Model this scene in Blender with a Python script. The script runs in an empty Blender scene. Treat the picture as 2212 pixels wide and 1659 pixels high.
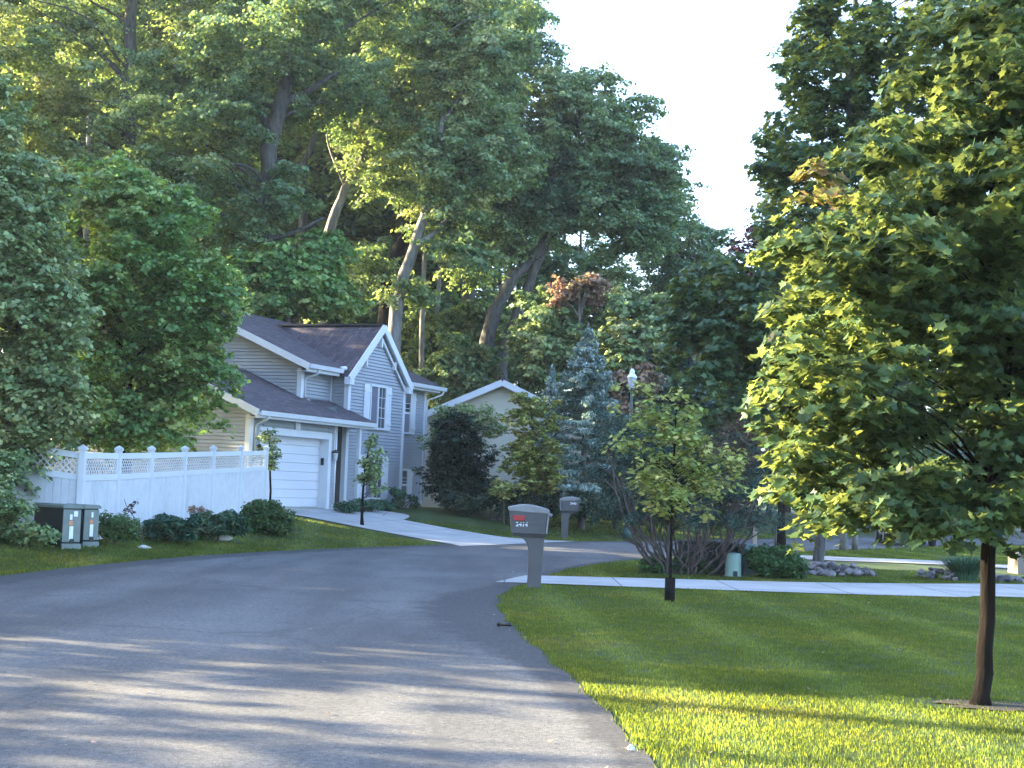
import bpy, bmesh, math, random
import numpy as np
from math import radians, sin, cos, pi, atan, sqrt
from mathutils import Vector, Matrix
random.seed(7); RNG = np.random.default_rng(11)
sc = bpy.context.scene
COL = sc.collection

# ---------------------------------------------------------------- camera
F_, CX, CY, EYE = 3324., 1106., 829.5, 1.55        # focal length and centre in units of a 2212 px wide frame
ROLL = radians(2.2); PITCH = atan(222.5*cos(ROLL)/F_)
_f = Vector((0, cos(PITCH), sin(PITCH))); _u = Vector((0, -sin(PITCH), cos(PITCH))); _r = Vector((1, 0, 0))
CR = _r*cos(ROLL)+_u*sin(ROLL); CU = -_r*sin(ROLL)+_u*cos(ROLL); CF = _f
cam = bpy.data.cameras.new('camera'); camo = bpy.data.objects.new('camera', cam); COL.objects.link(camo)
m = Matrix((CR, CU, -CF)).transposed().to_4x4(); m.translation = Vector((0, 0, EYE)); camo.matrix_world = m
cam.sensor_width = 36; cam.lens = F_/2212*36; cam.clip_end = 2000; cam.clip_start = .1
sc.camera = camo
def at(px, py, Y):
    d = CF*F_+CR*(px-CX)-CU*(py-CY); return Vector((0, 0, EYE))+d*(Y/d.y)

# ---------------------------------------------------------------- light
SUN_EL = radians(17.5); SUN_DIR = Vector((-.955*cos(SUN_EL), .297*cos(SUN_EL), sin(SUN_EL))).normalized()
w = bpy.data.worlds.new('World'); sc.world = w; w.use_nodes = True
nt = w.node_tree; sky = nt.nodes.new('ShaderNodeTexSky'); sky.sky_type = 'NISHITA'; sky.sun_disc = False
sky.sun_elevation = SUN_EL; sky.sun_rotation = math.atan2(SUN_DIR.x, SUN_DIR.y)
sky.air_density = 1.0; sky.dust_density = 2.0; sky.ozone_density = 1.0
wb = nt.nodes.new('ShaderNodeMix'); wb.data_type = 'RGBA'; wb.blend_type = 'MULTIPLY'; wb.inputs[0].default_value = 1; wb.inputs[7].default_value = (.86, .95, 1.16, 1)
nt.links.new(sky.outputs[0], wb.inputs[6]); nt.links.new(wb.outputs[2], nt.nodes['Background'].inputs[0]); nt.nodes['Background'].inputs[1].default_value = .112
sl = bpy.data.lights.new('sun', 'SUN'); sl.energy = 5.0; sl.angle = radians(.5); sl.color = (1, .84, .55)
so = bpy.data.objects.new('sun', sl); COL.objects.link(so); so.rotation_euler = SUN_DIR.to_track_quat('Z', 'Y').to_euler()
so.location = SUN_DIR*80
sc.view_settings.view_transform = 'Standard'; sc.view_settings.look = 'None'; sc.view_settings.gamma = 1
sc.view_settings.exposure = 3.24
sc.render.engine = 'CYCLES'
sc.cycles.max_bounces = 7; sc.cycles.diffuse_bounces = 5; sc.cycles.glossy_bounces = 2; sc.cycles.transmission_bounces = 4
sc.cycles.use_denoising = True

# ---------------------------------------------------------------- helpers
def tag(o, label=None, cat=None, group=None, kind=None):
    if label: o['label'] = label
    if cat: o['category'] = cat
    if group: o['group'] = group
    if kind: o['kind'] = kind
    return o
def empty(name, loc, rz=0, label=None, cat=None, group=None):
    o = bpy.data.objects.new(name, None); COL.objects.link(o); o.location = loc; o.rotation_euler = (0, 0, rz)
    o.empty_display_size = .2
    return tag(o, label, cat, group)
def link(name, me, mat=None, parent=None):
    o = bpy.data.objects.new(name, me); COL.objects.link(o)
    if mat is not None:
        me.materials.clear(); me.materials.append(mat)
    if parent is not None: o.parent = parent
    return o
class MB:
    def __init__(s): s.v = []; s.f = []
    def poly(s, pts):
        n = len(s.v); s.v += [tuple(p) for p in pts]; s.f.append(tuple(range(n, n+len(pts)))); return s
    def box(s, x0, x1, y0, y1, z0, z1):
        n = len(s.v)
        s.v += [(x0,y0,z0),(x1,y0,z0),(x1,y1,z0),(x0,y1,z0),(x0,y0,z1),(x1,y0,z1),(x1,y1,z1),(x0,y1,z1)]
        s.f += [tuple(n+i for i in q) for q in ((0,3,2,1),(4,5,6,7),(0,1,5,4),(1,2,6,5),(2,3,7,6),(3,0,4,7))]; return s
    def bar(s, a, b, wd, ht=None):
        """rectangular bar from a to b"""
        a = Vector(a); b = Vector(b); ht = ht or wd; d = (b-a).normalized()
        up = Vector((0,0,1)) if abs(d.z) < .95 else Vector((0,1,0))
        x = d.cross(up).normalized()*wd/2; y = x.cross(d).normalized()*ht/2; n = len(s.v)
        for p in (a, b): s.v += [tuple(p-x-y), tuple(p+x-y), tuple(p+x+y), tuple(p-x+y)]
        s.f += [tuple(n+i for i in q) for q in ((0,1,2,3),(7,6,5,4),(0,4,5,1),(1,5,6,2),(2,6,7,3),(3,7,4,0))]; return s
    def tube(s, pts, rad, seg=8, cap=True, rough=0):
        pts = [Vector(p) for p in pts]; rad = [rad]*len(pts) if isinstance(rad, (int, float)) else rad
        rings = []
        for i, p in enumerate(pts):
            d = (pts[min(i+1, len(pts)-1)]-pts[max(i-1, 0)]).normalized()
            up = Vector((0,0,1)) if abs(d.z) < .9 else Vector((0,1,0))
            x = d.cross(up).normalized(); y = x.cross(d).normalized(); n = len(s.v)
            for k in range(seg):
                a = 2*pi*k/seg; r = rad[i]*(1+(random.uniform(-rough, rough) if rough else 0))
                s.v.append(tuple(p+x*cos(a)*r+y*sin(a)*r))
            rings.append(n)
        for i in range(len(rings)-1):
            for k in range(seg):
                k2 = (k+1) % seg; s.f.append((rings[i]+k, rings[i]+k2, rings[i+1]+k2, rings[i+1]+k))
        if cap: s.f.append(tuple(rings[0]+k for k in reversed(range(seg)))); s.f.append(tuple(rings[-1]+k for k in range(seg)))
        return s
    def lathe(s, prof, seg=16, c=(0,0,0)):
        rings = []
        for r, z in prof:
            n = len(s.v); rings.append(n)
            for k in range(seg): a = 2*pi*k/seg; s.v.append((c[0]+r*cos(a), c[1]+r*sin(a), c[2]+z))
        for i in range(len(rings)-1):
            for k in range(seg): k2 = (k+1) % seg; s.f.append((rings[i]+k, rings[i]+k2, rings[i+1]+k2, rings[i+1]+k))
        s.f.append(tuple(rings[0]+k for k in reversed(range(seg)))); s.f.append(tuple(rings[-1]+k for k in range(seg)))
        return s
    def prism(s, prof, y0, y1, ax='y'):
        """profile in (x,z) extruded along y"""
        n = len(s.v); k = len(prof)
        s.v += [(x, y0, z) for x, z in prof]+[(x, y1, z) for x, z in prof]
        s.f.append(tuple(range(n, n+k))); s.f.append(tuple(reversed(range(n+k, n+2*k))))
        for i in range(k): j = (i+1) % k; s.f.append((n+i, n+k+i, n+k+j, n+j))
        return s
    def build(s, name, mat, parent=None, smooth=False, bevel=0, off=(0,0,0)):
        me = bpy.data.meshes.new(name); me.from_pydata([(x-off[0], y-off[1], z-off[2]) for x, y, z in s.v], [], s.f)
        bm = bmesh.new(); bm.from_mesh(me); bmesh.ops.recalc_face_normals(bm, faces=bm.faces); bm.to_mesh(me); bm.free()
        if smooth: me.polygons.foreach_set('use_smooth', [True]*len(me.polygons))
        o = link(name, me, mat, parent)
        if bevel:
            b = o.modifiers.new('b', 'BEVEL'); b.width = bevel; b.segments = 2; b.limit_method = 'ANGLE'
        return o

# ---------------------------------------------------------------- materials
def nmat(name):
    m = bpy.data.materials.new(name); m.use_nodes = True; return m, m.node_tree, m.node_tree.nodes['Principled BSDF']
def ramp(nt, fac, cols, pos=None):
    r = nt.nodes.new('ShaderNodeValToRGB'); e = r.color_ramp.elements
    pos = pos or [i/(len(cols)-1) for i in range(len(cols))]
    while len(e) < len(cols): e.new(.5)
    for i, c in enumerate(cols): e[i].position = pos[i]; e[i].color = (*c, 1)
    nt.links.new(fac, r.inputs[0]); return r.outputs[0]
def noise(nt, scale, detail=4, rough=.6, coord='Object', stretch=None, dist=0):
    tc = nt.nodes.new('ShaderNodeTexCoord'); n = nt.nodes.new('ShaderNodeTexNoise'); src = tc.outputs[coord]
    if stretch:
        mp = nt.nodes.new('ShaderNodeMapping'); mp.inputs['Scale'].default_value = stretch
        nt.links.new(src, mp.inputs[0]); src = mp.outputs[0]
    nt.links.new(src, n.inputs['Vector']); n.inputs['Scale'].default_value = scale
    n.inputs['Detail'].default_value = detail; n.inputs['Roughness'].default_value = rough; n.inputs['Distortion'].default_value = dist
    return n.outputs[0]
def mix(nt, a, b, fac, mode='MIX'):
    n = nt.nodes.new('ShaderNodeMix'); n.data_type = 'RGBA'; n.blend_type = mode
    for sock, v in ((n.inputs[0], fac), (n.inputs[6], a), (n.inputs[7], b)):
        if hasattr(v, 'links'): nt.links.new(v, sock)
        else: sock.default_value = v if not isinstance(v, tuple) else (*v, 1)
    return n.outputs[2]
def bump(nt, b, h, strength=.3, dist=.02):
    n = nt.nodes.new('ShaderNodeBump'); n.inputs['Strength'].default_value = strength; n.inputs['Distance'].default_value = dist
    nt.links.new(h, n.inputs['Height']); nt.links.new(n.outputs[0], b.inputs['Normal'])
def plain(name, c1, c2, scale=3, rough=.5, bs=0, bd=.01, metal=0, stretch=None, spec=.5):
    m, nt, b = nmat(name); n = noise(nt, scale, 5, stretch=stretch)
    nt.links.new(ramp(nt, n, [c1, c2], [.3, .7]), b.inputs['Base Color']); b.inputs['Roughness'].default_value = rough
    b.inputs['Metallic'].default_value = metal; b.inputs['Specular IOR Level'].default_value = spec
    if bs: bump(nt, b, n, bs, bd)
    return m
def leafmat(name, cols, trans=(.30, .42, .04), tf=.42, pos=None, rough=.5, tmul=None):
    """leaf colour from the per-leaf tint attribute; light shines through the blade"""
    m, nt, b = nmat(name); at_ = nt.nodes.new('ShaderNodeAttribute'); at_.attribute_name = 'tint'
    base = ramp(nt, at_.outputs['Fac'], cols, pos)
    g = nt.nodes.new('ShaderNodeNewGeometry')
    var = ramp(nt, g.outputs['Random Per Island'], [(.50, .52, .52), (1.0, 1.0, .98), (1.65, 1.6, 1.4)])
    col = mix(nt, base, var, 1., 'MULTIPLY'); nt.links.new(col, b.inputs['Base Color']); b.inputs['Roughness'].default_value = rough
    b.inputs['Specular IOR Level'].default_value = .25
    t = nt.nodes.new('ShaderNodeBsdfTranslucent')
    tc = mix(nt, mix(nt, trans, var, 1., 'MULTIPLY'), col, .35)
    nt.links.new(tc, t.inputs[0])
    ms = nt.nodes.new('ShaderNodeMixShader'); ms.inputs[0].default_value = tf
    nt.links.new(b.outputs[0], ms.inputs[1]); nt.links.new(t.outputs[0], ms.inputs[2])
    nt.links.new(ms.outputs[0], nt.nodes['Material Output'].inputs[0]); return m
M = {}
M['white'] = plain('white_vinyl', (.64,.66,.68), (.70,.72,.74), 1.2, .45)
M['trim'] = plain('white_trim', (.60,.62,.64), (.68,.70,.72), 2, .5)
M['siding'] = plain('grey_siding', (.30,.325,.355), (.345,.37,.40), 1.5, .6)
M['siding_tan'] = plain('cream_siding', (.58,.53,.41), (.64,.59,.46), 1.5, .6)
M['entry'] = plain('taupe_door', (.10,.09,.09), (.13,.12,.12), 2, .5)
M['door'] = plain('white_garage_door', (.62,.63,.66), (.68,.69,.72), .8, .4)
M['glass'] = plain('window_glass', (.03,.035,.045), (.10,.11,.13), 1.1, .06, stretch=(1,1,.4)); 
M['blind'] = plain('window_blind', (.35,.36,.40), (.42,.43,.46), 2, .6)
M['black'] = plain('black_metal', (.012,.012,.013), (.03,.03,.032), 8, .4)
M['conc'] = plain('foundation_block', (.30,.30,.26), (.42,.42,.36), 6, .9, .4)
M['mail'] = plain('taupe_plastic', (.075,.073,.078), (.10,.097,.10), 5, .5, .1, .003)
M['maillid'] = plain('taupe_plastic_pale_lid', (.22,.22,.225), (.30,.30,.295), 9, .45, .1, .003)  # paler plastic for the lid, end flange and knob
M['maildark'] = plain('dark_plastic', (.03,.03,.035), (.05,.05,.055), 5, .5)
M['red'] = plain('red_plastic', (.38,.02,.025), (.48,.035,.035), 7, .4)
M['num'] = plain('white_sticker', (.75,.78,.8), (.85,.86,.88), 7, .4)
M['orange'] = plain('orange_sticker', (.55,.22,.10), (.65,.28,.14), 7, .5)
M['green_box'] = plain('weathered_green_steel', (.13,.165,.145), (.20,.235,.205), 5, .5, .15, .004)
M['dark_box'] = plain('dark_green_steel', (.018,.030,.030), (.032,.046,.045), 3, .8, spec=.2)
M['pale_green'] = plain('pale_green_plastic', (.15,.24,.19), (.20,.29,.24), 3, .5)
M['teal'] = plain('teal_steel', (.08,.14,.14), (.12,.19,.18), 3, .5)
M['lamp_post'] = plain('green_lamp_post', (.03,.08,.075), (.05,.11,.10), 5, .4)
M['lamp_white'] = plain('white_lamp_cap', (.78,.80,.82), (.85,.86,.87), 3, .4)
M['lamp_glass'] = plain('frosted_lamp_glass', (.42,.45,.48), (.62,.64,.66), 9, .25)
M['bark'] = plain('grey_brown_bark', (.045,.042,.038), (.15,.145,.135), 9, .95, 1., .05, stretch=(1,1,.22), spec=.2)
M['bark_pale'] = plain('pale_lit_bark', (.10,.095,.085), (.27,.26,.24), 5, .9, 1., .05, stretch=(1,1,.3), spec=.2)  # paler bark; sunlight on some trunks is put into this colour
M['bark_dark'] = plain('dark_maple_bark', (.005,.0042,.004), (.017,.013,.011), 22, .95, 1., .03, stretch=(1,1,.18), spec=.1)
M['twig'] = plain('dead_brown_twigs', (.06,.045,.04), (.13,.10,.085), 9, .9, .4)
M['rock'] = plain('field_stone', (.12,.115,.12), (.30,.27,.26), 2.2, .85, .6, .02)
M['rock_dark'] = plain('dark_field_stone', (.05,.05,.055), (.13,.12,.12), 2.2, .85, .6, .02)
M['rock_pale'] = plain('pale_stone', (.55,.53,.48), (.70,.68,.63), 4, .8, .5, .02)
M['post_wood'] = plain('weathered_wood_post', (.28,.24,.18), (.42,.36,.28), 8, .85, .3, stretch=(1,1,.2))
M['planter'] = plain('beige_masonry', (.22,.19,.155), (.28,.24,.20), 3, .8, .3)
M['car'] = plain('white_car_paint', (.72,.74,.76), (.76,.78,.80), 1, .25)
M['rubber'] = plain('black_rubber', (.02,.02,.02), (.035,.035,.035), 8, .8)
M['trunkguard'] = plain('black_trunk_guard', (.003,.003,.004), (.008,.008,.010), 10, .8, spec=.15)

# ---- ground materials
def road_mat():
    m, nt, b = nmat('asphalt'); big = noise(nt, .35, 4, .6); fine = noise(nt, 22, 8, .75); v = noise(nt, 130, 2, .5)
    c = ramp(nt, big, [(.092,.092,.094), (.142,.139,.137)], [.3, .7])
    c = mix(nt, c, ramp(nt, fine, [(.45,.45,.46), (1.5,1.5,1.48)], [.3, .72]), 1., 'MULTIPLY')
    c = mix(nt, c, ramp(nt, v, [(.45,.45,.45), (1.6,1.6,1.55)], [.35, .68]), .8, 'MULTIPLY')
    tr = noise(nt, .9, 3, .5, stretch=(.9, .12, 1))                                  # worn wheel lanes
    c = mix(nt, c, ramp(nt, tr, [(.74,.74,.75), (1.2,1.2,1.18)], [.38, .64]), 1., 'MULTIPLY')
    vo = nt.nodes.new('ShaderNodeTexVoronoi'); vo.feature = 'DISTANCE_TO_EDGE'; vo.inputs['Scale'].default_value = .23
    tc = nt.nodes.new('ShaderNodeTexCoord'); wn = nt.nodes.new('ShaderNodeTexNoise'); wn.inputs['Scale'].default_value = 1.1; wn.inputs['Detail'].default_value = 5
    nt.links.new(tc.outputs['Object'], wn.inputs['Vector']); mv = nt.nodes.new('ShaderNodeVectorMath'); mv.operation = 'MULTIPLY_ADD'
    mv.inputs[1].default_value = (.9, .9, .9); nt.links.new(wn.outputs[1], mv.inputs[0]); nt.links.new(tc.outputs['Object'], mv.inputs[2])
    nt.links.new(mv.outputs[0], vo.inputs['Vector'])
    c = mix(nt, (.07,.07,.072), c, ramp(nt, vo.outputs['Distance'], [(.30,)*3, (1,)*3], [.0, .013]))
    ea = nt.nodes.new('ShaderNodeAttribute'); ea.attribute_name = 'edge'; en = noise(nt, 2.2, 6, .75); ma = nt.nodes.new('ShaderNodeMath'); ma.operation = 'MULTIPLY_ADD'; ma.inputs[1].default_value = 1.1
    nt.links.new(en, ma.inputs[0]); nt.links.new(ea.outputs['Fac'], ma.inputs[2])
    gv = ramp(nt, fine, [(.022,.022,.024), (.055,.055,.056), (.16,.155,.15)], [.3, .55, .8])
    c = mix(nt, c, gv, ramp(nt, ma.outputs[0], [(0,)*3, (.88,)*3], [.72, 1.12]))
    nt.links.new(c, b.inputs['Base Color']); b.inputs['Roughness'].default_value = .82; b.inputs['Specular IOR Level'].default_value = .35
    bump(nt, b, v, .55, .012); return m
def shoulder_mat():
    m, nt, b = nmat('gravel_shoulder'); a = noise(nt, 28, 6, .8); c0 = noise(nt, 1.6, 4, .6)
    c = ramp(nt, a, [(.035,.035,.037), (.085,.085,.086), (.22,.21,.20)], [.3, .5, .75])
    c = mix(nt, c, ramp(nt, c0, [(.6,.6,.62), (1.1,1.1,1.08)], [.35, .65]), 1., 'MULTIPLY')
    nt.links.new(c, b.inputs['Base Color']); b.inputs['Roughness'].default_value = .9; bump(nt, b, a, .8, .02); return m
def conc_mat(rot=0.):
    m, nt, b = nmat('concrete_driveway'); a = noise(nt, 1.2, 6, .6); f = noise(nt, 60, 3, .6)
    c = ramp(nt, a, [(.33,.33,.32), (.46,.46,.44)], [.3, .7]); c = mix(nt, c, ramp(nt, f, [(.88,)*3, (1.08,)*3], [.3, .7]), 1., 'MULTIPLY')
    tc = nt.nodes.new('ShaderNodeTexCoord'); mp = nt.nodes.new('ShaderNodeMapping'); mp.inputs['Rotation'].default_value = (0, 0, rot); nt.links.new(tc.outputs['Object'], mp.inputs[0])
    br = nt.nodes.new('ShaderNodeTexBrick'); br.offset = 0; br.inputs['Scale'].default_value = 1; br.inputs['Brick Width'].default_value = 1.9; br.inputs['Row Height'].default_value = 1.6
    br.inputs['Mortar Size'].default_value = .016; br.inputs['Color1'].default_value = (.93, .93, .94, 1); br.inputs['Color2'].default_value = (1.04, 1.03, 1.02, 1); br.inputs['Mortar'].default_value = (.38, .38, .37, 1)
    nt.links.new(mp.outputs[0], br.inputs[0]); c = mix(nt, c, br.outputs[0], 1., 'MULTIPLY')
    nt.links.new(c, b.inputs['Base Color']); b.inputs['Roughness'].default_value = .85; bump(nt, b, f, .2, .004); return m
def grass_mat(name, blade=False):
    m, nt, b = nmat(name)
    # mowing stripes are really there: grass laid over in alternate directions
    tc = nt.nodes.new('ShaderNodeTexCoord'); mp = nt.nodes.new('ShaderNodeMapping'); mp.inputs['Rotation'].default_value = (0, 0, radians(-4))
    nt.links.new(tc.outputs['Object'], mp.inputs[0]); wv = nt.nodes.new('ShaderNodeTexWave'); wv.inputs['Scale'].default_value = .21
    wv.inputs['Distortion'].default_value = 1.2; wv.inputs['Detail'].default_value = 1; wv.inputs['Detail Scale'].default_value = .4
    nt.links.new(mp.outputs[0], wv.inputs['Vector'])
    big = noise(nt, .5, 4, .6); med = noise(nt, 5, 4, .7)
    c = ramp(nt, big, [(.018,.040,.015), (.029,.053,.019), (.054,.068,.030)], [.3, .55, .8])
    c = mix(nt, c, ramp(nt, wv.outputs[1], [(.93,.93,.9), (1.0,1.0,1.0), (1.28,1.26,1.6)], [.2, .7, .98]), 1., 'MULTIPLY')
    c = mix(nt, c, ramp(nt, med, [(.7,.72,.7), (1.25,1.2,1.15)], [.3, .7]), 1., 'MULTIPLY')
    if blade:
        g = nt.nodes.new('ShaderNodeNewGeometry')
        c = mix(nt, c, ramp(nt, g.outputs['Random Per Island'], [(.6,.62,.6), (1.2,1.15,1.0), (1.9,1.5,1.2)], [0, .85, 1]), 1., 'MULTIPLY')
        t = nt.nodes.new('ShaderNodeBsdfTranslucent'); nt.links.new(mix(nt, c, (13.5, 9.4, 3.0), 1., 'MULTIPLY'), t.inputs[0])
        ms = nt.nodes.new('ShaderNodeMixShader'); ms.inputs[0].default_value = .4
        nt.links.new(b.outputs[0], ms.inputs[1]); nt.links.new(t.outputs[0], ms.inputs[2]); nt.links.new(ms.outputs[0], nt.nodes['Material Output'].inputs[0])
    else:
        bump(nt, b, med, .6, .05); c = mix(nt, c, (1.5, 1.3, .85), 1., 'MULTIPLY')
    nt.links.new(c, b.inputs['Base Color']); b.inputs['Roughness'].default_value = .7; b.inputs['Specular IOR Level'].default_value = .25
    return m
def shingle_mat():
    m, nt, b = nmat('asphalt_shingles'); tc = nt.nodes.new('ShaderNodeTexCoord'); br = nt.nodes.new('ShaderNodeTexBrick')
    mp = nt.nodes.new('ShaderNodeMapping'); mp.inputs['Rotation'].default_value = (0, 0, 0); nt.links.new(tc.outputs['Object'], mp.inputs[0])
    nt.links.new(mp.outputs[0], br.inputs[0]); br.inputs['Scale'].default_value = 1; br.inputs['Brick Width'].default_value = .33; br.inputs['Row Height'].default_value = .13
    br.inputs['Color1'].default_value = (.052,.045,.056,1); br.inputs['Color2'].default_value = (.10,.085,.098,1); br.inputs['Mortar'].default_value = (.04,.035,.042,1)
    br.inputs['Mortar Size'].default_value = .008; n = noise(nt, 7, 5, .7)
    c = mix(nt, br.outputs[0], ramp(nt, n, [(.6,.6,.6), (1.35,1.3,1.3)], [.3, .7]), 1., 'MULTIPLY')
    nt.links.new(c, b.inputs['Base Color']); b.inputs['Roughness'].default_value = .95; bump(nt, b, n, .5, .02); return m
M['road'] = road_mat(); M['shoulder'] = shoulder_mat(); M['drive'] = conc_mat(); M['drive2'] = conc_mat(-math.atan2(.925, .38)); M['ground'] = grass_mat('lawn_ground'); M['grass'] = grass_mat('grass_blades', True)
M['shingle'] = shingle_mat(); M['mulch'] = plain('bark_mulch', (.018,.016,.010), (.07,.055,.038), 25, .95, .8, .03)
# ---- leaf materials
M['L_oak'] = leafmat('oak_leaves', [(0.114,0.193,0.123), (0.166,0.261,0.143), (0.273,0.346,0.175), (0.428,0.409,0.214)], (.30,.40,.06), .44)
M['L_maple'] = leafmat('maple_leaves', [(0.046,0.091,0.046),(0.065,0.118,0.053),(0.110,0.155,0.060),(0.319,0.149,0.076)], (.36,.42,.09), .40)
M['L_maple2'] = leafmat('dark_maple_leaves', [(0.055,0.103,0.061), (0.079,0.141,0.075), (0.141,0.190,0.109), (0.354,0.167,0.144)], (.34,.42,.03), .25)
M['L_left'] = leafmat('lush_maple_leaves', [(0.134,0.247,0.096), (0.196,0.330,0.121), (0.374,0.452,0.157), (0.500,0.500,0.236)], (.28,.44,.04), .38)
M['L_grey'] = leafmat('grey_green_leaves', [(0.189,0.283,0.128), (0.263,0.345,0.165), (0.390,0.422,0.191), (0.500,0.500,0.248)], (.26,.34,.10), .34)
M['L_sap'] = leafmat('turning_sapling_leaves', [(0.222,0.317,0.095), (0.304,0.359,0.099), (0.459,0.405,0.139), (0.459,0.424,0.199)], (.32,.36,.08), .34)
M['L_dark'] = leafmat('dark_yew_leaves', [(0.014,0.042,0.029), (0.022,0.054,0.036), (0.036,0.072,0.042), (0.060,0.084,0.036)], (.05,.10,.03), .15)
M['L_box'] = leafmat('shrub_leaves', [(0.038,0.097,0.033), (0.059,0.127,0.041), (0.098,0.166,0.057), (0.187,0.201,0.092)], (.14,.24,.04), .25)
M['L_spruce'] = leafmat('blue_spruce_needles', [(0.169,0.266,0.241), (0.251,0.361,0.317), (0.398,0.500,0.449), (0.500,0.500,0.500)], (.10,.18,.14), .12, rough=.6)
M['L_pine'] = leafmat('pine_needles', [(0.031,0.072,0.060), (0.051,0.101,0.079), (0.087,0.130,0.087), (0.202,0.145,0.087)], (.06,.12,.06), .15)
M['L_brown'] = leafmat('dead_needles', [(.07,.05,.04), (.11,.075,.055), (.15,.10,.07), (.20,.13,.09)], (.16,.10,.06), .2)
M['L_purple'] = leafmat('purple_leaves', [(.035,.012,.02), (.05,.018,.028), (.08,.03,.035), (.12,.04,.04)], (.08,.02,.04), .15)
M['L_rust'] = leafmat('rust_leaves', [(.22,.19,.11), (.30,.20,.14), (.36,.22,.18), (.42,.30,.20)], (.36,.24,.16), .3)
M['L_juniper'] = leafmat('juniper_needles', [(0.031,0.093,0.060), (0.048,0.128,0.076), (0.085,0.170,0.093), (0.153,0.204,0.102)], (.08,.16,.06), .18)
M['L_far'] = leafmat('far_wood_leaves', [(0.099,0.173,0.091), (0.160,0.241,0.115), (0.256,0.315,0.144), (0.404,0.404,0.181)], (.36,.44,.06), .48)

# ---------------------------------------------------------------- terrain
LEFT = [(-6.0,-12),(-6.3,4),(-7.0,12),(-7.35,18),(-7.15,22.1),(-6.45,27),(-5.3,31.4),(-3.2,36.5),(-.9,41.2),(.3,44),(3.3,47.6),(7.2,53.6),(11.6,60),(24,80),(42,112)]
RIGHT = [(1.6,-12),(1.35,2),(.9,8.8),(.62,12.3),(.2,16.2),(-.04,19.4),(-.03,22.2),(.32,24.6),(.75,27.2),(1.35,30.2),(2.6,34.2),(5.2,38.9),(8.9,45),(14,53),(29,75),(48,106)]
def resample(P, n):
    P = [Vector((x, y)) for x, y in P]; Q = []
    for i in range(len(P)-1):                                    # Catmull-Rom
        a, b, c, d = P[max(i-1, 0)], P[i], P[i+1], P[min(i+2, len(P)-1)]
        for k in range(8):
            t = k/8; Q.append(.5*((2*b)+(c-a)*t+(2*a-5*b+4*c-d)*t*t+(3*b-a-3*c+d)*t**3))
    Q.append(P[-1]); L = [0]
    for i in range(1, len(Q)): L.append(L[-1]+(Q[i]-Q[i-1]).length)
    out = []; j = 0
    for k in range(n):
        s = L[-1]*k/(n-1)
        while j < len(L)-2 and L[j+1] < s: j += 1
        t = (s-L[j])/max(1e-9, L[j+1]-L[j]); out.append(Q[j].lerp(Q[j+1], min(1, t)))
    return out
LC = resample(LEFT, 240); RC = resample(RIGHT, 240)
_la = np.array([(p.x, p.y) for p in LC])
def dleft(X, Y):
    """distance to the left of the road's left edge (negative on the road side)"""
    X = np.atleast_1d(np.asarray(X, float)); Y = np.atleast_1d(np.asarray(Y, float)); sh = X.shape
    P = np.stack([X.ravel(), Y.ravel()], 1); out = np.empty(len(P))
    for i in range(0, len(P), 20000):
        q = P[i:i+20000]; d2 = ((q[:, None, :]-_la[None])**2).sum(2); k = d2.argmin(1); k = np.clip(k, 0, len(_la)-2)
        tg = _la[k+1]-_la[k]; v = q-_la[k]; cr = tg[:, 0]*v[:, 1]-tg[:, 1]*v[:, 0]
        out[i:i+20000] = np.sign(cr)*np.sqrt(d2.min(1))
    return out.reshape(sh)
def hgt(X, Y):
    d = dleft(X, Y); t = np.clip(d/8., 0, 1); a = .66*t*t*(3-2*t)
    t2 = np.clip((d-14)/40., 0, 1); return a+1.6*t2*t2*(3-2*t2)
def h1(x, y): return float(hgt([x], [y])[0])
def on(x, y, dz=0): return Vector((x, y, h1(x, y)+dz))
def sheet(name, rows, mat, dz, label=None, kind='structure', cat=None):
    """rows: list of lists of xy points, draped on the terrain"""
    pts = np.array([[(p[0], p[1]) for p in r] for r in rows]); n, k = pts.shape[:2]
    z = hgt(pts[..., 0].ravel(), pts[..., 1].ravel())+(dz if not callable(dz) else 0)
    v = np.column_stack([pts.reshape(-1, 2), z]); f = [(i*k+j, i*k+j+1, (i+1)*k+j+1, (i+1)*k+j) for i in range(n-1) for j in range(k-1)]
    me = bpy.data.meshes.new(name); me.from_pydata(v.tolist(), [], f)
    me.polygons.foreach_set('use_smooth', [True]*len(f)); me.update()
    o = link(name, me, mat); tag(o, label, cat, kind=kind); return o
# ground: a non-uniform grid, fine near the camera
gx = np.unique(np.concatenate([np.arange(-20, 20, .5), np.linspace(20, 400, 60), -np.linspace(20, 400, 60)]))
gy = np.unique(np.concatenate([np.linspace(-120, -12, 20), np.arange(-12, 75, .5), np.linspace(75, 900, 80)]))
g = sheet('ground', [[(x, y) for x in gx] for y in gy], M['ground'], 0, 'mown green lawn and woodland floor')
def ribbon(A, B, k=12): return [[a.lerp(b, j/k) for j in range(k+1)] for a, b in zip(A, B)]
def wob(P, amp, seed, inward):
    """ragged edge"""
    rr = random.Random(seed); out = []; ph = [rr.uniform(0, 6) for _ in range(4)]
    for i, p in enumerate(P):
        t = (P[min(i+1, len(P)-1)]-P[max(i-1, 0)]).normalized(); n = Vector((-t.y, t.x))*inward
        out.append(p+n*amp*(.6*sin(i*.9+ph[0])+.5*sin(i*2.3+ph[1])+rr.uniform(-.5, .5)))
    return out
LF = resample(LEFT, 500); RF = resample(RIGHT, 500)
NRC = 36; rd = sheet('road', ribbon(LF, wob(RF, .03, 4, 1), NRC), M['road'], .010, 'curving grey asphalt road')
ev = []
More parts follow.
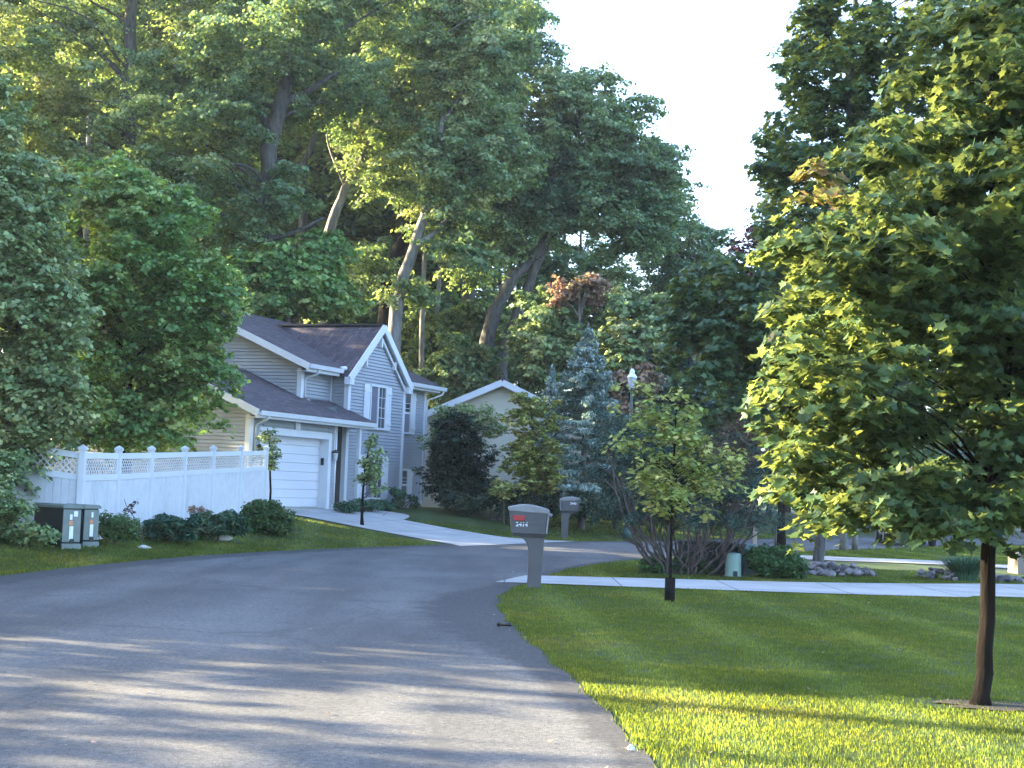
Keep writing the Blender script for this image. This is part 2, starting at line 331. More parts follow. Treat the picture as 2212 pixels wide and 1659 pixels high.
for p_, q_ in zip(LF, RF):                                     # gravelly, broken margins of the asphalt
    W_ = (q_-p_).length; wr = .32+1.15*math.exp(-((q_.y-19)/4.5)**2); wl = .95
    for k_ in range(NRC+1): t_ = k_/NRC*W_; ev.append(max(0, 1-t_/wl, 1-(W_-t_)/wr))
rd.data.attributes.new('edge', 'FLOAT', 'POINT').data.foreach_set('value', ev)
def inset(P, d):
    out = []
    for i, p in enumerate(P):
        t = (P[min(i+1, len(P)-1)]-P[max(i-1, 0)]).normalized(); out.append(p+Vector((t.y, -t.x))*d)
    return out
def drive(name, A, B, n, k, label, dz=.022, mt='drive'):
    return sheet(name, ribbon(resample(A, n), resample(B, n), k), M[mt], dz, label)
drive('driveway', [(-.15,24.85),(.6,24.95),(2.5,25.0),(5.2,25.2),(7.6,25.6),(8.4,26.2),(14,26.2)],
      [(.35,27.0),(.85,27.2),(2.6,27.6),(5.2,28.2),(7.8,29.3),(10.3,30.6),(16,32)], 60, 6, 'pale concrete driveway crossing the right lawn')
drive('driveway', [(4.7,39.3),(8,38.9),(11.5,38.9),(13.8,37.6),(24,37.4)], [(6.3,41.6),(8.6,41.4),(11.5,41.4),(14,40.2),(24,40)], 50, 5, 'second pale concrete driveway farther along the road')
soil = []
for i_ in range(25):
    a_ = 2*pi*i_/24; k_ = 1+.22*sin(3*a_+1)+.15*sin(7*a_); soil.append((3.86+.50*k_*cos(a_), 12.02+.24*k_*sin(a_)))
sheet('bare_soil', [[(3.86+(x_-3.86)*q_, 12.02+(y_-12.02)*q_) for x_, y_ in soil] for q_ in (.02, .35, .7, 1)], M['mulch'], .012, 'bare soil patch round the foot of the near maple')
# left driveway to the garage, built in the house's own frame further down

# ---------------------------------------------------------------- leaves
KITE = (np.array([(0,0,0),(.42,.45,.10),(0,1,.0),(-.42,.45,.10)]), [4])
def lobed():
    # one 5-lobed maple leaf as two folded halves
    h = [(0,0),(.16,.06),(.46,-.04),(.36,.20),(.60,.42),(.34,.46),(.30,.60),(.14,.58),(0,1.0)]
    R = [(x, y, .22*abs(x)) for x, y in h]; L = [(-x, y, .22*abs(x)) for x, y in h[1:-1]]
    V = R+L; n = len(R); f1 = list(range(n)); f2 = [0]+[n-1]+list(range(n+len(L)-1, n-1, -1))
    return np.array(V), [f1, f2]
def rot_frames(nrm, rng):
    """columns x,y,z: z=normal, y=random tangent (drooping)"""
    z = nrm/np.linalg.norm(nrm, axis=1, keepdims=True); r = rng.normal(size=z.shape); r[:, 2] -= .5
    y = r-(r*z).sum(1, keepdims=True)*z; y /= np.linalg.norm(y, axis=1, keepdims=True); x = np.cross(y, z); return x, y, z
def leaf_mesh(name, C, nrm, size, tint, rng, lob=False, wmul=1.):
    if lob: T, Fc = lobed()
    else: T, Fc = KITE[0], [[0,1,2,3]]
    T = T*np.array([wmul, 1, 1]); x, y, z = rot_frames(nrm, rng); k = len(T); N = len(C)
    s = size[:, None, None]; V = C[:, None, :]+s*((T[None, :, 0:1]*x[:, None, :])+((T[None, :, 1:2]-.4)*y[:, None, :])+(T[None, :, 2:3]*z[:, None, :]))
    V = V.reshape(-1, 3).astype(np.float32); per = sum(len(f) for f in Fc)
    li = np.concatenate(Fc); loops = (np.arange(N)[:, None]*k+li[None]).ravel().astype(np.int32)
    ln = np.array([len(f) for f in Fc]); st = np.concatenate([[0], np.cumsum(ln)[:-1]])
    starts = (np.arange(N)[:, None]*per+st[None]).ravel().astype(np.int32)
    me = bpy.data.meshes.new(name); me.vertices.add(len(V)); me.vertices.foreach_set('co', V.ravel())
    me.loops.add(len(loops)); me.loops.foreach_set('vertex_index', loops); me.polygons.add(len(starts)); me.polygons.foreach_set('loop_start', starts)
    me.update(calc_edges=True)
    a = me.attributes.new('tint', 'FLOAT', 'POINT'); a.data.foreach_set('value', np.repeat(np.clip(tint, 0, 1), k).astype(np.float32))
    return me
def ell_sample(rng, n, pw=.45):
    d = rng.normal(size=(n, 3)); d /= np.linalg.norm(d, axis=1, keepdims=True); return d*(rng.random((n, 1))**pw), d
def clump_centres(rng, ells, n):
    """clump centres inside a list of ellipsoids (cx,cy,cz,rx,ry,rz), volume weighted"""
    wv = np.array([e[3]*e[4]*e[5] for e in ells])**.8; wv /= wv.sum(); out = []
    for e, k in zip(ells, np.maximum(1, np.round(wv*n)).astype(int)):
        p, _ = ell_sample(rng, k, .42); out.append(np.array(e[:3])+p*np.array(e[3:6]))
    return np.concatenate(out)
def foliage(rng, cen, r, per, size, flat=.7, up=.8, tint0=.3, tvar=.18, szv=.35, tfun=None, sprays=0):
    """leaves round each clump centre; returns arrays"""
    K = len(cen); rr = r*(.65+.7*rng.random(K)); cnt = np.maximum(4, (per*(rr/r)**2*(.7+.6*rng.random(K))).astype(int))
    idx = np.repeat(np.arange(K), cnt); n = len(idx)
    if sprays:                                            # each clump is a handful of small drooping sprays
        sd = rng.normal(size=(K, sprays, 3)); sd[..., 2] += .25; sd /= np.linalg.norm(sd, axis=2, keepdims=True); sd *= (.45+.75*rng.random((K, sprays, 1)))
        j = rng.integers(0, sprays, n); s_ = sd[idx, j]; p, d = ell_sample(rng, n, .5); L = rng.random((n, 1))
        C = cen[idx]+(s_*(.25+.75*L)+p*np.array([.42, .42, .20])*(1.1-.5*L))*rr[idx][:, None]*np.array([1, 1, flat]); C[:, 2] -= (L[:, 0]**2)*.18*rr[idx]
        d = d*.5+s_*.7
    else:
        p, d = ell_sample(rng, n, .38); lump = 1+.28*np.sin(d[:, 0]*7+idx*1.7)*np.cos(d[:, 1]*6+idx)
        C = cen[idx]+p*lump[:, None]*rr[idx][:, None]*np.array([1, 1, flat])
    nr = d*.7+rng.normal(size=(n, 3))*.45; nr[:, 2] = np.abs(nr[:, 2])*.6+up
    s = size*(1-szv+2*szv*rng.random(n)); ct = tint0+tvar*rng.normal(size=K); t = ct[idx]+.10*rng.normal(size=n)
    if tfun is not None: t = tfun(C, t, rng)
    return C, nr, s, t
def limbs(mb, rng, trunk, rad, cen, nb, seg=6, r_limb=.45, crook=.10, minr=.012, zmin=-9):
    """limbs from points on the trunk to some of the clump centres"""
    tp = [Vector(p) for p in trunk]; pick = rng.choice(len(cen), min(nb, len(cen)), replace=False); z0 = tp[0].z+.18*(tp[-1].z-tp[0].z); z0 = max(z0, zmin)
    for k in pick:
        e = Vector(cen[k]); best = None
        for i in range(1, len(tp)):
            for t in (0, .33, .66):
                q = tp[i-1].lerp(tp[i], t)
                if q.z < z0: continue
                hz = math.hypot(e.x-q.x, e.y-q.y); sc_ = (e-q).length+.8*abs((e.z-q.z)-.55*hz)+rng.random()*.35*(e-q).length
                if best is None or sc_ < best[0]: best = (sc_, q, rad[i-1]*(1-t)+rad[i]*t)
        if best is None: continue
        _, q, br = best; L = (e-q).length; pts = [q]; n = 6; side = Vector(rng.normal(size=3)).normalized()*L*crook; ph = rng.random()*6
        for j in range(1, n+1):
            t = j/n; p = q.lerp(e, t)+side*sin(t*pi)*(.6+.5*sin(5*t+ph))+Vector((0, 0, L*.09*sin(t*pi))); pts.append(p)
        r0 = max(minr*1.5, min(br*.7, br*r_limb*(.35+.3*L/max(1e-3, (tp[-1]-tp[0]).length)*3)*(.7+.5*rng.random()))); mb.tube(pts, [r0*(1-t/(n+.4))+minr*.35 for t in range(n+1)], seg, False)
def wiggle(pts, amp, n=3):
    """refine a polyline and roughen it"""
    P = [Vector(p) for p in pts]; out = []
    for i in range(len(P)-1):
        a, b, c, d = P[max(i-1, 0)], P[i], P[i+1], P[min(i+2, len(P)-1)]
        for k in range(n):
            t = k/n; q = .5*((2*b)+(c-a)*t+(2*a-5*b+4*c-d)*t*t+(3*b-a-3*c+d)*t**3)
            if not (i == 0 and k == 0): q = q+Vector((random.gauss(0, amp), random.gauss(0, amp), 0))
            out.append(q)
    out.append(P[-1]); return out
def tree(name, label, cat, trunk, r0, r1, ells, nclump, clr, per, lsize, lmat, bark, seed, group=None, nb=24, lob=False, flat=.7, up=.8,
         tint0=.3, tvar=.18, tfun=None, extra=None, twig=.012, base_flare=1.35, seg=10, wmul=1., cen=None, r_limb=.45, sprays=0, zmin=-9):
    rng = np.random.default_rng(seed); base = Vector(trunk[0]); tp = wiggle(trunk, r0*.12); n = len(tp)
    rad = [r0*(1-i/(n-1))+r1*(i/(n-1)) for i in range(n)]; rad[0] *= base_flare
    root = empty(name, base, 0, label, cat, group)
    if cen is None: cen = clump_centres(rng, ells, nclump)
    mb = MB().tube(tp, rad, seg, True, .06)
    if nb: limbs(mb, rng, tp, rad, cen, nb, 6, minr=twig, r_limb=r_limb, zmin=zmin)
    if extra:
        for pts, ra, rb in extra:
            q = wiggle(pts, ra*.15); mb.tube(q, [ra+(rb-ra)*i/(len(q)-1) for i in range(len(q))], 8, True, .05)
    mb.build('trunk', M[bark], root, True, off=tuple(base))
    C, nr, s, t = foliage(rng, cen, clr, per, lsize, flat, up, tint0, tvar, tfun=tfun, sprays=sprays)
    me = leaf_mesh('crown', C-np.array(base), nr, s, t, rng, lob, wmul); link('crown', me, M[lmat], root)
    return root
def copy_tree(o, loc, rz=0, scl=1., label=None, group=None):
    c = o.copy(); COL.objects.link(c); c.location = loc; c.rotation_euler = (0, 0, rz); c.scale = (scl, scl, scl)
    if label: c['label'] = label
    if group: c['group'] = group
    for ch in o.children:
        d = ch.copy(); COL.objects.link(d); d.parent = c
        for g_ in ch.children:
            e = g_.copy(); COL.objects.link(e); e.parent = d
    return c
def E(px, py, rx, ry, Y, dep=None):
    """an ellipsoid of foliage given by its place and size in the view at a distance Y"""
    c = at(px, py, Y); s = Y/F_; return (c.x, c.y, c.z, rx*s, (dep or rx*s*.85), ry*s)
# ---------------------------------------------------------------- grey house (x = along the front, y = into the house, z up from its floor)
HB = Vector((-5.651, 47.8, 0)); TH = math.atan2(.925, .38); FZ = .62
def HW(a, n): return HB.x+cos(TH)*a+sin(TH)*n, HB.y+sin(TH)*a-cos(TH)*n
house = empty('grey_house', (HB.x, HB.y, FZ), TH, 'grey lap-sided two-storey house with white trim, front gable and attached garage', 'house')
def hv(a, n, z): return (a, -n, z-FZ)
def siding(mb, p0, p1, zb, top, pitch=.108, out=None, proud=.040, lo=None, hi=None):
    """lap siding courses between plan points p0->p1; lo/hi narrow the span with height (gables)"""
    p0 = Vector(p0); p1 = Vector(p1); L = (p1-p0).length; d = (p1-p0)/L; nv = Vector((d.y, -d.x))
    if nv.dot(Vector(out)) < 0: nv = -nv
    z = zb
    while z < top-1e-4:
        z2 = min(z+pitch, top)
        a0 = lo(z) if lo else 0; b0 = hi(z) if hi else L; a1 = lo(z2) if lo else 0; b1 = hi(z2) if hi else L
        if b0-a0 > .01:
            def P(s, off, zz): q = p0+d*s+nv*off; return hv(q.x, q.y, zz)
            zg = min(z+.022, z2); mb.poly([P(a0, proud, zg), P(b0, proud, zg), P(b1, proud*.55, z2), P(a1, proud*.55, z2)])
            mb.poly([P(a0, 0, zg), P(b0, 0, zg), P(b0, proud, zg), P(a0, proud, zg)]); mb.poly([P(a0, 0, z), P(b0, 0, z), P(b0, 0, zg), P(a0, 0, zg)]); mb.poly([P(a1, 0, z2), P(b1, 0, z2), P(b1, proud*.55, z2), P(a1, proud*.55, z2)])
        z = z2
def wall(name, mat, *args, parent=None, **k):
    mb = MB(); siding(mb, *args, **k); me = bpy.data.meshes.new(name); me.from_pydata(mb.v, [], mb.f); return link(name, me, M[mat], parent or house)
def hbox(mb, a0, a1, n0, n1, z0, z1): return mb.box(a0, a1, -n1, -n0, z0-FZ, z1-FZ)
SL = .415
def zlow(n): return 3.46+SL*(.5-n)            # lower (garage and porch) roof plane
def zmain(n): return 5.16+.43*(-.58-n)         # upper main roof plane
NU = -1.07; NB = -.45; RN = -5.3; BACK = -9.6; GA, GC = -4.56, .45; GR = -3.1; GBK = -6.7
UL, UR = .02, 9.05; BL, BR = 1.99, 6.05; BM = (BL+BR)/2
# -- walls
wall('wall', 'siding', (GA, 0), (-3.86, 0), .68, 3.36, out=(0, 1)); wall('wall', 'siding', (0, 0), (GC, 0), .62, 3.36, out=(0, 1))
wall('wall', 'siding', (-3.86, 0), (0, 0), 2.92, 3.36, out=(0, 1))
wall('wall', 'siding', (GC, 0), (GC, NU), .62, 3.85, out=(1, 0))
wall('wall', 'siding', (GA, 0), (GA, GBK), .62, zlow(GR)-.05, out=(-1, 0), lo=lambda z: max(0., (z-3.46)/SL-.5+.10), hi=lambda z: min(-GBK, -2*GR-((z-3.46)/SL-.5)-.10))
wall('wall', 'siding', (UL, NU), (UL, BACK), 3.9, zmain(RN)-.05, out=(-1, 0), lo=lambda z: max(0., ((z-5.16)/.43+.58)+NU+.12), hi=lambda z: min(NU-BACK, -2*RN+NU-((z-5.16)/.43+.58)-.12))
wall('wall', 'siding', (UL, NU), (BL, NU), 3.9, 5.12, out=(0, 1))
wall('wall', 'siding', (GC, NU), (BL, NU), .62, 3.95, out=(0, 1))
wall('wall', 'siding', (BL, NU), (BL, NB), .68, 5.12, out=(-1, 0))
GS = .84; GAP = 6.82                                             # front gable: slope and ridge height
wall('wall', 'siding', (BL, NB), (BR, NB), .74, GAP-.12, out=(0, 1), lo=lambda z: max(0., (BM-BL)-(GAP-.06-z)/GS), hi=lambda z: min(BR-BL, (BM-BL)+(GAP-.06-z)/GS))
wall('wall', 'siding', (BR, NU), (BR, NB), .74, 5.0, out=(1, 0))
wall('wall', 'siding', (BR, NU), (UR, NU), .80, 5.08, out=(0, 1))
wall('wall', 'siding', (UR, NU), (UR, BACK), .80, zmain(RN)-.05, out=(1, 0), lo=lambda z: max(0., ((z-5.16)/.43+.58)+NU+.12), hi=lambda z: min(NU-BACK, -2*RN+NU-((z-5.16)/.43+.58)-.12))
wall('wall', 'siding', (UL, BACK), (UR, BACK), .62, 5.1, out=(0, -1)); wall('wall', 'siding', (GA, GBK), (UL, GBK), .62, 3.4, out=(0, -1))
fb = MB(); hbox(fb, GA, GC, -6.6, -.02, .0, .68); hbox(fb, BL+.01, BR-.01, NU, NB-.01, .0, .78); hbox(fb, GC, UR-.01, -9.5, NU-.01, .0, .82); hbox(fb, .02, GC+.02, -.3, .03, .3, .80)
fb.build('foundation', M['conc'], house)
# -- roofs
def slab(mb, q, th=.07):
    up = [hv(*p) for p in q]; dn = [(x, y, z-th) for x, y, z in up]; n = len(mb.v); k = len(q); mb.v += up+dn
    mb.f.append(tuple(range(n, n+k))); mb.f.append(tuple(reversed(range(n+k, n+2*k))))
    for i in range(k): j = (i+1) % k; mb.f.append((n+i, n+k+i, n+k+j, n+j))
r1 = MB()
slab(r1, [(-4.95, .5, zlow(.5)), (2.15, .5, zlow(.5)), (2.15, NB, zlow(NB)), (BL-.02, NB, zlow(NB)), (BL-.02, NU, zlow(NU)), (UL-.01, NU, zlow(NU)), (UL-.01, GR, zlow(GR)), (-4.95, GR, zlow(GR))])
slab(r1, [(-4.95, GR, zlow(GR)), (UL-.01, GR, zlow(GR)), (UL-.01, GBK-.4, zlow(2*GR-GBK+.4)), (-4.95, GBK-.4, zlow(2*GR-GBK+.4))])
r1.build('roof', M['shingle'], house)
r2 = MB(); ra, rb = -.42, UR+.36
slab(r2, [(ra, -.58, zmain(-.58)), (BL-.16, -.58, zmain(-.58)), (BL-.16, -.6, zmain(-.6)), (BR+.16, -.6, zmain(-.6)), (BR+.16, -.58, zmain(-.58)), (rb, -.58, zmain(-.58)), (rb, RN, zmain(RN)), (ra, RN, zmain(RN))])
slab(r2, [(ra, RN, zmain(RN)), (rb, RN, zmain(RN)), (rb, BACK-.5, zmain(2*RN-BACK+.5)), (ra, BACK-.5, zmain(2*RN-BACK+.5))])
r2.build('roof', M['shingle'], house)
r3 = MB(); NF = NB+.17; half = BM-BL+.24; ze = GAP-GS*half
nr_ = -.58-(GAP-5.16)/.43                                         # where the gable ridge meets the main roof
slab(r3, [(BM-half, NF, ze), (BM, NF, GAP), (BM, nr_, GAP+.01), (BM-half, -.60, ze+.02)])
slab(r3, [(BM+half, NF, ze), (BM+half, -.60, ze+.02), (BM, nr_, GAP+.01), (BM, NF, GAP)])
rf = r3.build('roof', M['shingle'], house)
sf = MB()
for sg in (-1, 1): sf.poly([hv(BM+sg*half, NF-.01, ze-.085), hv(BM, NF-.01, GAP-.085), hv(BM, NB-.01, GAP-.085), hv(BM+sg*half, NB-.01, ze-.085)])
sf.build('soffit', M['trim'], house)
rc = MB(); rc.bar(hv(BM, NF-.01, GAP+.012), hv(BM, nr_+.1, GAP+.02), .28, .05); rc.build('ridge_cap', M['maildark'], rf)
# -- trim: rakes, fascias, corner boards
def rake(p, q, wd=.20, th=.05): tb = MB(); tb.bar(hv(*p), hv(*q), th, wd); return tb.build('rake_board', M['trim'], house)
rake((ra-.03, -.52, zmain(-.52)-.10), (ra-.03, RN, zmain(RN)-.10)); rake((ra-.03, RN, zmain(RN)-.10), (ra-.03, BACK-.4, zmain(2*RN-BACK+.4)-.10))
rake((-4.98, .52, zlow(.52)-.10), (-4.98, GR, zlow(GR)-.10)); rake((-4.98, GR, zlow(GR)-.10), (-4.98, GBK-.3, zlow(2*GR-GBK+.3)-.10))
rake((BM-half-.02, NF+.03, ze-.10), (BM, NF+.03, GAP-.085), .24, .06); rake((BM+half+.02, NF+.033, ze-.10), (BM, NF+.033, GAP-.085), .24, .06)
rake((BM, NF-.07, GAP-.44), (BM+1.05, NF-.07, GAP-.44-GS*1.05), .07, .05); rake((BM+1.18, NF-.07, GAP-.44-GS*1.18), (BM+1.95, NF-.07, GAP-.44-GS*1.95), .07, .05)
cb = MB(); hbox(cb, BM-half-.04, BM-half+.26, NF-.16, NF+.05, ze-.26, ze-.02); cb.build('cornice_return', M['trim'], house); cb = MB(); hbox(cb, BM+half-.26, BM+half+.04, NF-.16, NF+.05, ze-.26, ze-.02); cb.build('cornice_return', M['trim'], house)
for a_, z0_, z1_ in ((BM-.02, 6.06, 6.34), (BM-1.05, 5.34, 5.62), (BM+1.05, 5.38, 5.66)):
    k = MB(); hbox(k, a_-.045, a_+.045, NB+.03, NB+.16, z0_, z1_); k.build('gable_bracket', M['trim'], house, bevel=.01)
tr = MB()
for (a0, a1, n0, n1, z0, z1) in ((GA-.06, GA+.13, -.10, .055, .66, 3.32), (GC-.11, GC+.06, -.12, .055, .62, 3.34), (UL-.06, UL+.12, NU-.10, NU+.055, 3.92, 5.02),
    (BL-.06, BL+.12, NB-.10, NB+.055, .76, 5.0), (BR-.10, BR+.06, NB-.12, NB+.056, .76, 4.95), (UR-.10, UR+.06, NU-.12, NU+.056, .82, 5.05), (BL-.10, BL-.002, NU+.002, NU+.05, 3.94, 5.0)):
    b_ = MB(); hbox(b_, a0, a1, n0, n1, z0, z1); b_.build('corner_board', M['trim'], house)
for q_ in ((-4.95, 2.15, .42, .47, zlow(.5)-.24, zlow(.5)-.075), (ra, BL-.3, -.66, -.61, 4.90, 5.08), (BR+.28, rb, -.66, -.61, 4.90, 5.08), (2.105, 2.15, NB+.03, .419, 3.24, 3.43), (rb-.03, rb+.01, NU-.4, -.661, 4.90, 5.10)):
    fs = MB(); hbox(fs, *q_); fs.build('fascia', M['trim'], house)
for q_ in ((-4.93, 2.10, .06, .42, 3.235, 3.25), (ra+.02, BL-.3, NU+.06, -.66, 4.91, 4.925), (BR+.28, rb-.03, NU+.06, -.66, 4.91, 4.925)):
    fs = MB(); hbox(fs, *q_); fs.build('soffit', M['trim'], house)
def gutter(a0, a1, n, z):
    g_ = MB(); pr = [(0, .0), (0, .13), (.02, .13), (.02, .02), (.10, .02), (.13, .13), (.15, .13), (.115, .0)]
    k = len(g_.v); pts0 = [hv(a0, n+x, z+y) for x, y in pr]; pts1 = [hv(a1, n+x, z+y) for x, y in pr]; g_.v += pts0+pts1; kk = len(pr)
    for i in range(kk): j = (i+1) % kk; g_.f.append((i, j, kk+j, kk+i))
    g_.f.append(tuple(range(kk))); g_.f.append(tuple(reversed(range(kk, 2*kk)))); return g_.build('gutter', M['trim'], house)
gutter(-4.95, 2.17, .472, 3.29); gutter(ra, BL-.26, -.608, 5.0); gutter(BR+.3, rb+.3, -.608, 4.98)
def down(pts, r=.04): d_ = MB(); d_.tube([hv(*p) for p in pts], r, 6, True); return d_.build('downspout', M['trim'], house, True)
down([(.25, -.56, 4.98), (.25, -.60, 4.86), (.19, NU+.06, 4.72), (.19, NU+.06, 4.12), (.25, NU+.22, 4.02)])
down([(-4.42, .54, 3.3), (-4.42, .48, 3.2), (-4.36, .09, 3.05), (-4.36, .09, .9)])
down([(rb+.2, -.54, 4.98), (rb+.18, -.6, 4.86), (UR+.05, NU+.09, 4.6), (UR+.0, NU+.09, .95)])
down([(.42, .06, 3.3), (.42, .07, 2.4), (.38, .08, 2.3), (.38, .08, .8)])
cl = MB(); hbox(cl, 1.38, 1.49, .28, .39, .70, 3.24); cl.build('porch_post', M['trim'], house)
el = MB(); el.tube([hv(1.72, -.58, 5.16), hv(1.9, -.5, 5.18)], .07, 8); el.build('downspout', M['trim'], house, True)
# -- garage door
gd = MB(); rec = -.26
for i in range(4): 
    z0 = .70+i*.53; hbox(gd, -3.86, 0, rec-.05, rec, z0, z0+.262); hbox(gd, -3.86, 0, rec-.05, rec, z0+.268, z0+.524)
gdo = gd.build('garage_door', M['door'], house, bevel=.012)
wf = MB(); hbox(wf, -3.86, -.0, rec-.07, rec-.052, .62, 2.9); wf.build('door_backing', M['door'], gdo)
fr = MB(); hbox(fr, -4.06, -3.86, -.30, .055, .64, 3.0); hbox(fr, 0, .17, -.30, .055, .62, 3.0); hbox(fr, -3.859, -.001, -.30, .055, 2.80, 3.0); fr.build('door_frame', M['trim'], gdo)
kp = MB(); hbox(kp, -.025, -.002, -.20, -.10, 2.0, 2.22); kp.build('keypad', M['black'], gdo)
vt = MB(); hbox(vt, -2.10, -1.84, .03, .085, 3.01, 3.24); hbox(vt, -2.05, -1.89, .085, .10, 3.06, 3.19); vt.build('wall_vent', M['white'], house, bevel=.008)
for a_ in (-4.22, .26):
    l_ = MB(); c_ = hv(a_, .16, 2.30); l_.lathe([(.02, .20), (.05, .16), (.10, .10), (.095, .09)], 10, c_); l_.bar(hv(a_, .03, 2.42), hv(a_, .14, 2.46), .04)
    lo = l_.build('wall_lamp', M['black'], house, True); q = MB(); q.lathe([(.05, -.14), (.085, .09)], 8, c_); q.build('lamp_glass', M['lamp_glass'], lo)
# -- entry door on the recessed porch wall
ed = MB(); hbox(ed, .62, 1.55, NU+.01, NU+.06, .74, 2.80); edo = ed.build('front_door', M['entry'], house); ef = MB()
hbox(ef, .54, .62, NU+.01, NU+.08, .70, 2.9); hbox(ef, 1.55, 1.63, NU+.01, NU+.08, .70, 2.9); hbox(ef, .62, 1.55, NU+.01, NU+.08, 2.80, 2.9); ef.build('door_frame', M['trim'], edo)
ph = MB(); hbox(ph, .70, 1.98, NU+.02, .10, .3, .70); ph.build('porch_step', M['conc'], house)
tp_ = MB(); hbox(tp_, BL-.062, BL-.048, NU+.07, NB-.1, .76, 3.3); tp_.build('porch_shade_panel', M['entry'], house)  # dark panel standing in for the porch shade on the side wall
# -- windows
def window(a0, a1, z0, z1, n, kind, sh=.40, left=True, right=True):
    n += .022
    f = MB(); t = .06
    hbox(f, a0-t, a0, n+.02, n+.075, z0, z1); hbox(f, a1, a1+t, n+.02, n+.075, z0, z1)
    hbox(f, a0-t, a1+t, n+.02, n+.085, z1+.001, z1+t*1.3); hbox(f, a0-t-.03, a1+t+.03, n+.02, n+.10, z0-t*1.1, z0-.001)
    if kind == 'slide': hbox(f, (a0+a1)/2-.035, (a0+a1)/2+.035, n+.02, n+.07, z0, z1)
    else: hbox(f, a0, a1, n+.02, n+.07, (z0+z1)/2-.035, (z0+z1)/2+.035)
    wo = f.build('window', M['trim'], house)
    p1 = MB(); p2 = MB()
    if kind == 'slide':
        hbox(p1, a0, (a0+a1)/2-.035, n+.024, n+.04, z0, z1); hbox(p2, (a0+a1)/2+.035, a1, n+.024, n+.04, z0, z1)
    else:
        hbox(p2, a0, a1, n+.024, n+.04, (z0+z1)/2+.035, z1); hbox(p1, a0, a1, n+.024, n+.04, z0, (z0+z1)/2-.035)
    p1.build('pane', M['blind_glass'], wo); p2.build('pane', M['glass'], wo)
    mt = MB(); 
    if kind == 'slide': g0, g1 = (a0+a1)/2+.035, a1; zs = [z0+(z1-z0)*k/4 for k in (1, 2, 3)]
    else: g0, g1 = a0, a1; zs = [z0+(z1-z0)*.75, z0+(z1-z0)*.62]
    for zz in zs: hbox(mt, g0, g1, n+.041, n+.048, zz-.009, zz+.009)
    hbox(mt, (g0+g1)/2-.009, (g0+g1)/2+.009, n+.0415, n+.049, z0 if kind == 'slide' else (z0+z1)/2+.04, z1); mt.build('muntins', M['trim'], wo)
    for on_, s0, s1 in ((left, a0-t-.01-sh, a0-t-.01), (right, a1+t+.01, a1+t+.01+sh)):
        if on_:
            s = MB(); b3 = (s1-s0)/3
            for k in range(3): hbox(s, s0+k*b3+.004, s0+(k+1)*b3-.004, n+.02, n+.05, z0-.06, z1+.06)
            for zz in (z0+.12*(z1-z0), z0+.88*(z1-z0)): hbox(s, s0, s1, n+.05, n+.072, zz-.05, zz+.05)
            s.build('shutter', M['white'], house)
M['blind_glass'] = plain('glass_over_blind', (.16,.16,.20), (.21,.21,.25), .8, .12)
window(3.50, 4.54, 3.36, 4.72, NB, 'slide'); window(3.34, 4.50, 1.02, 2.36, NB, 'slide', .42)
window(7.02, 7.74, 3.36, 4.74, NU, 'hung', .40); window(7.00, 7.72, .98, 1.98, NU, 'hung', .40)
# -- its driveway, walk
def hp(a, n): return HW(a, n)
drive('driveway', [hp(-4.05, -.2), hp(-4.1, 2), hp(-4.35, 5.0), hp(-5.3, 6.6), hp(-6.6, 7.6)], [hp(.25, -.2), hp(.3, 2), hp(.2, 5.0), hp(.2, 6.2), hp(1.1, 7.9)], 40, 8, 'pale concrete driveway sloping up to the white garage door', mt='drive2')
drive('path', [hp(.28, 1.2), hp(.9, .9), hp(1.0, .15)], [hp(.28, 2.6), hp(1.9, 1.9), hp(1.85, .15)], 16, 3, 'short concrete walk curving to the porch', .026)

# ---------------------------------------------------------------- cream house behind
H2 = at(1088, 824, 60); g2 = h1(H2.x, H2.y); H2rz = radians(-6)
h2 = empty('cream_house', (H2.x, H2.y, g2), H2rz, 'cream house with a low white-edged gable behind the dark evergreens', 'house')
zp = H2.z-g2; hw_ = 4.6; sl2 = math.tan(radians(24.5)); ez = zp-sl2*hw_
def siding2(mb):
    z = 0
    while z < zp-.14:
        z2 = min(z+.12, zp-.1); f_ = lambda q: min(hw_-.3, (zp-.08-q)/sl2)
        mb.poly([(-f_(z), -.02, z), (f_(z), -.02, z), (f_(z2), 0, z2), (-f_(z2), 0, z2)]); mb.poly([(-f_(z), 0, z), (f_(z), 0, z), (f_(z), -.02, z), (-f_(z), -.02, z)]); z = z2
mb = MB(); siding2(mb); me = bpy.data.meshes.new('wall'); me.from_pydata(mb.v, [], mb.f); link('wall', me, M['siding_tan'], h2)
mb = MB(); mb.box(-hw_+.31, hw_-.31, .03, 11, 0, ez+.1); mb.build('wall', M['siding_tan'], h2)
mb = MB()
for sg in (-1, 1):
    mb.prism([(0, zp+.02), (sg*(hw_+.2), ez-.07), (sg*(hw_+.2), ez-.14), (0, zp-.06)], -.4, 11.4)
mb.build('roof', M['shingle'], h2)
for sg in (-1, 1):
    mb = MB(); mb.bar((0, -.43+.002*sg, zp-.07), (sg*(hw_+.22), -.43+.002*sg, ez-.15), .05, .24); mb.build('rake_board', M['trim'], h2)

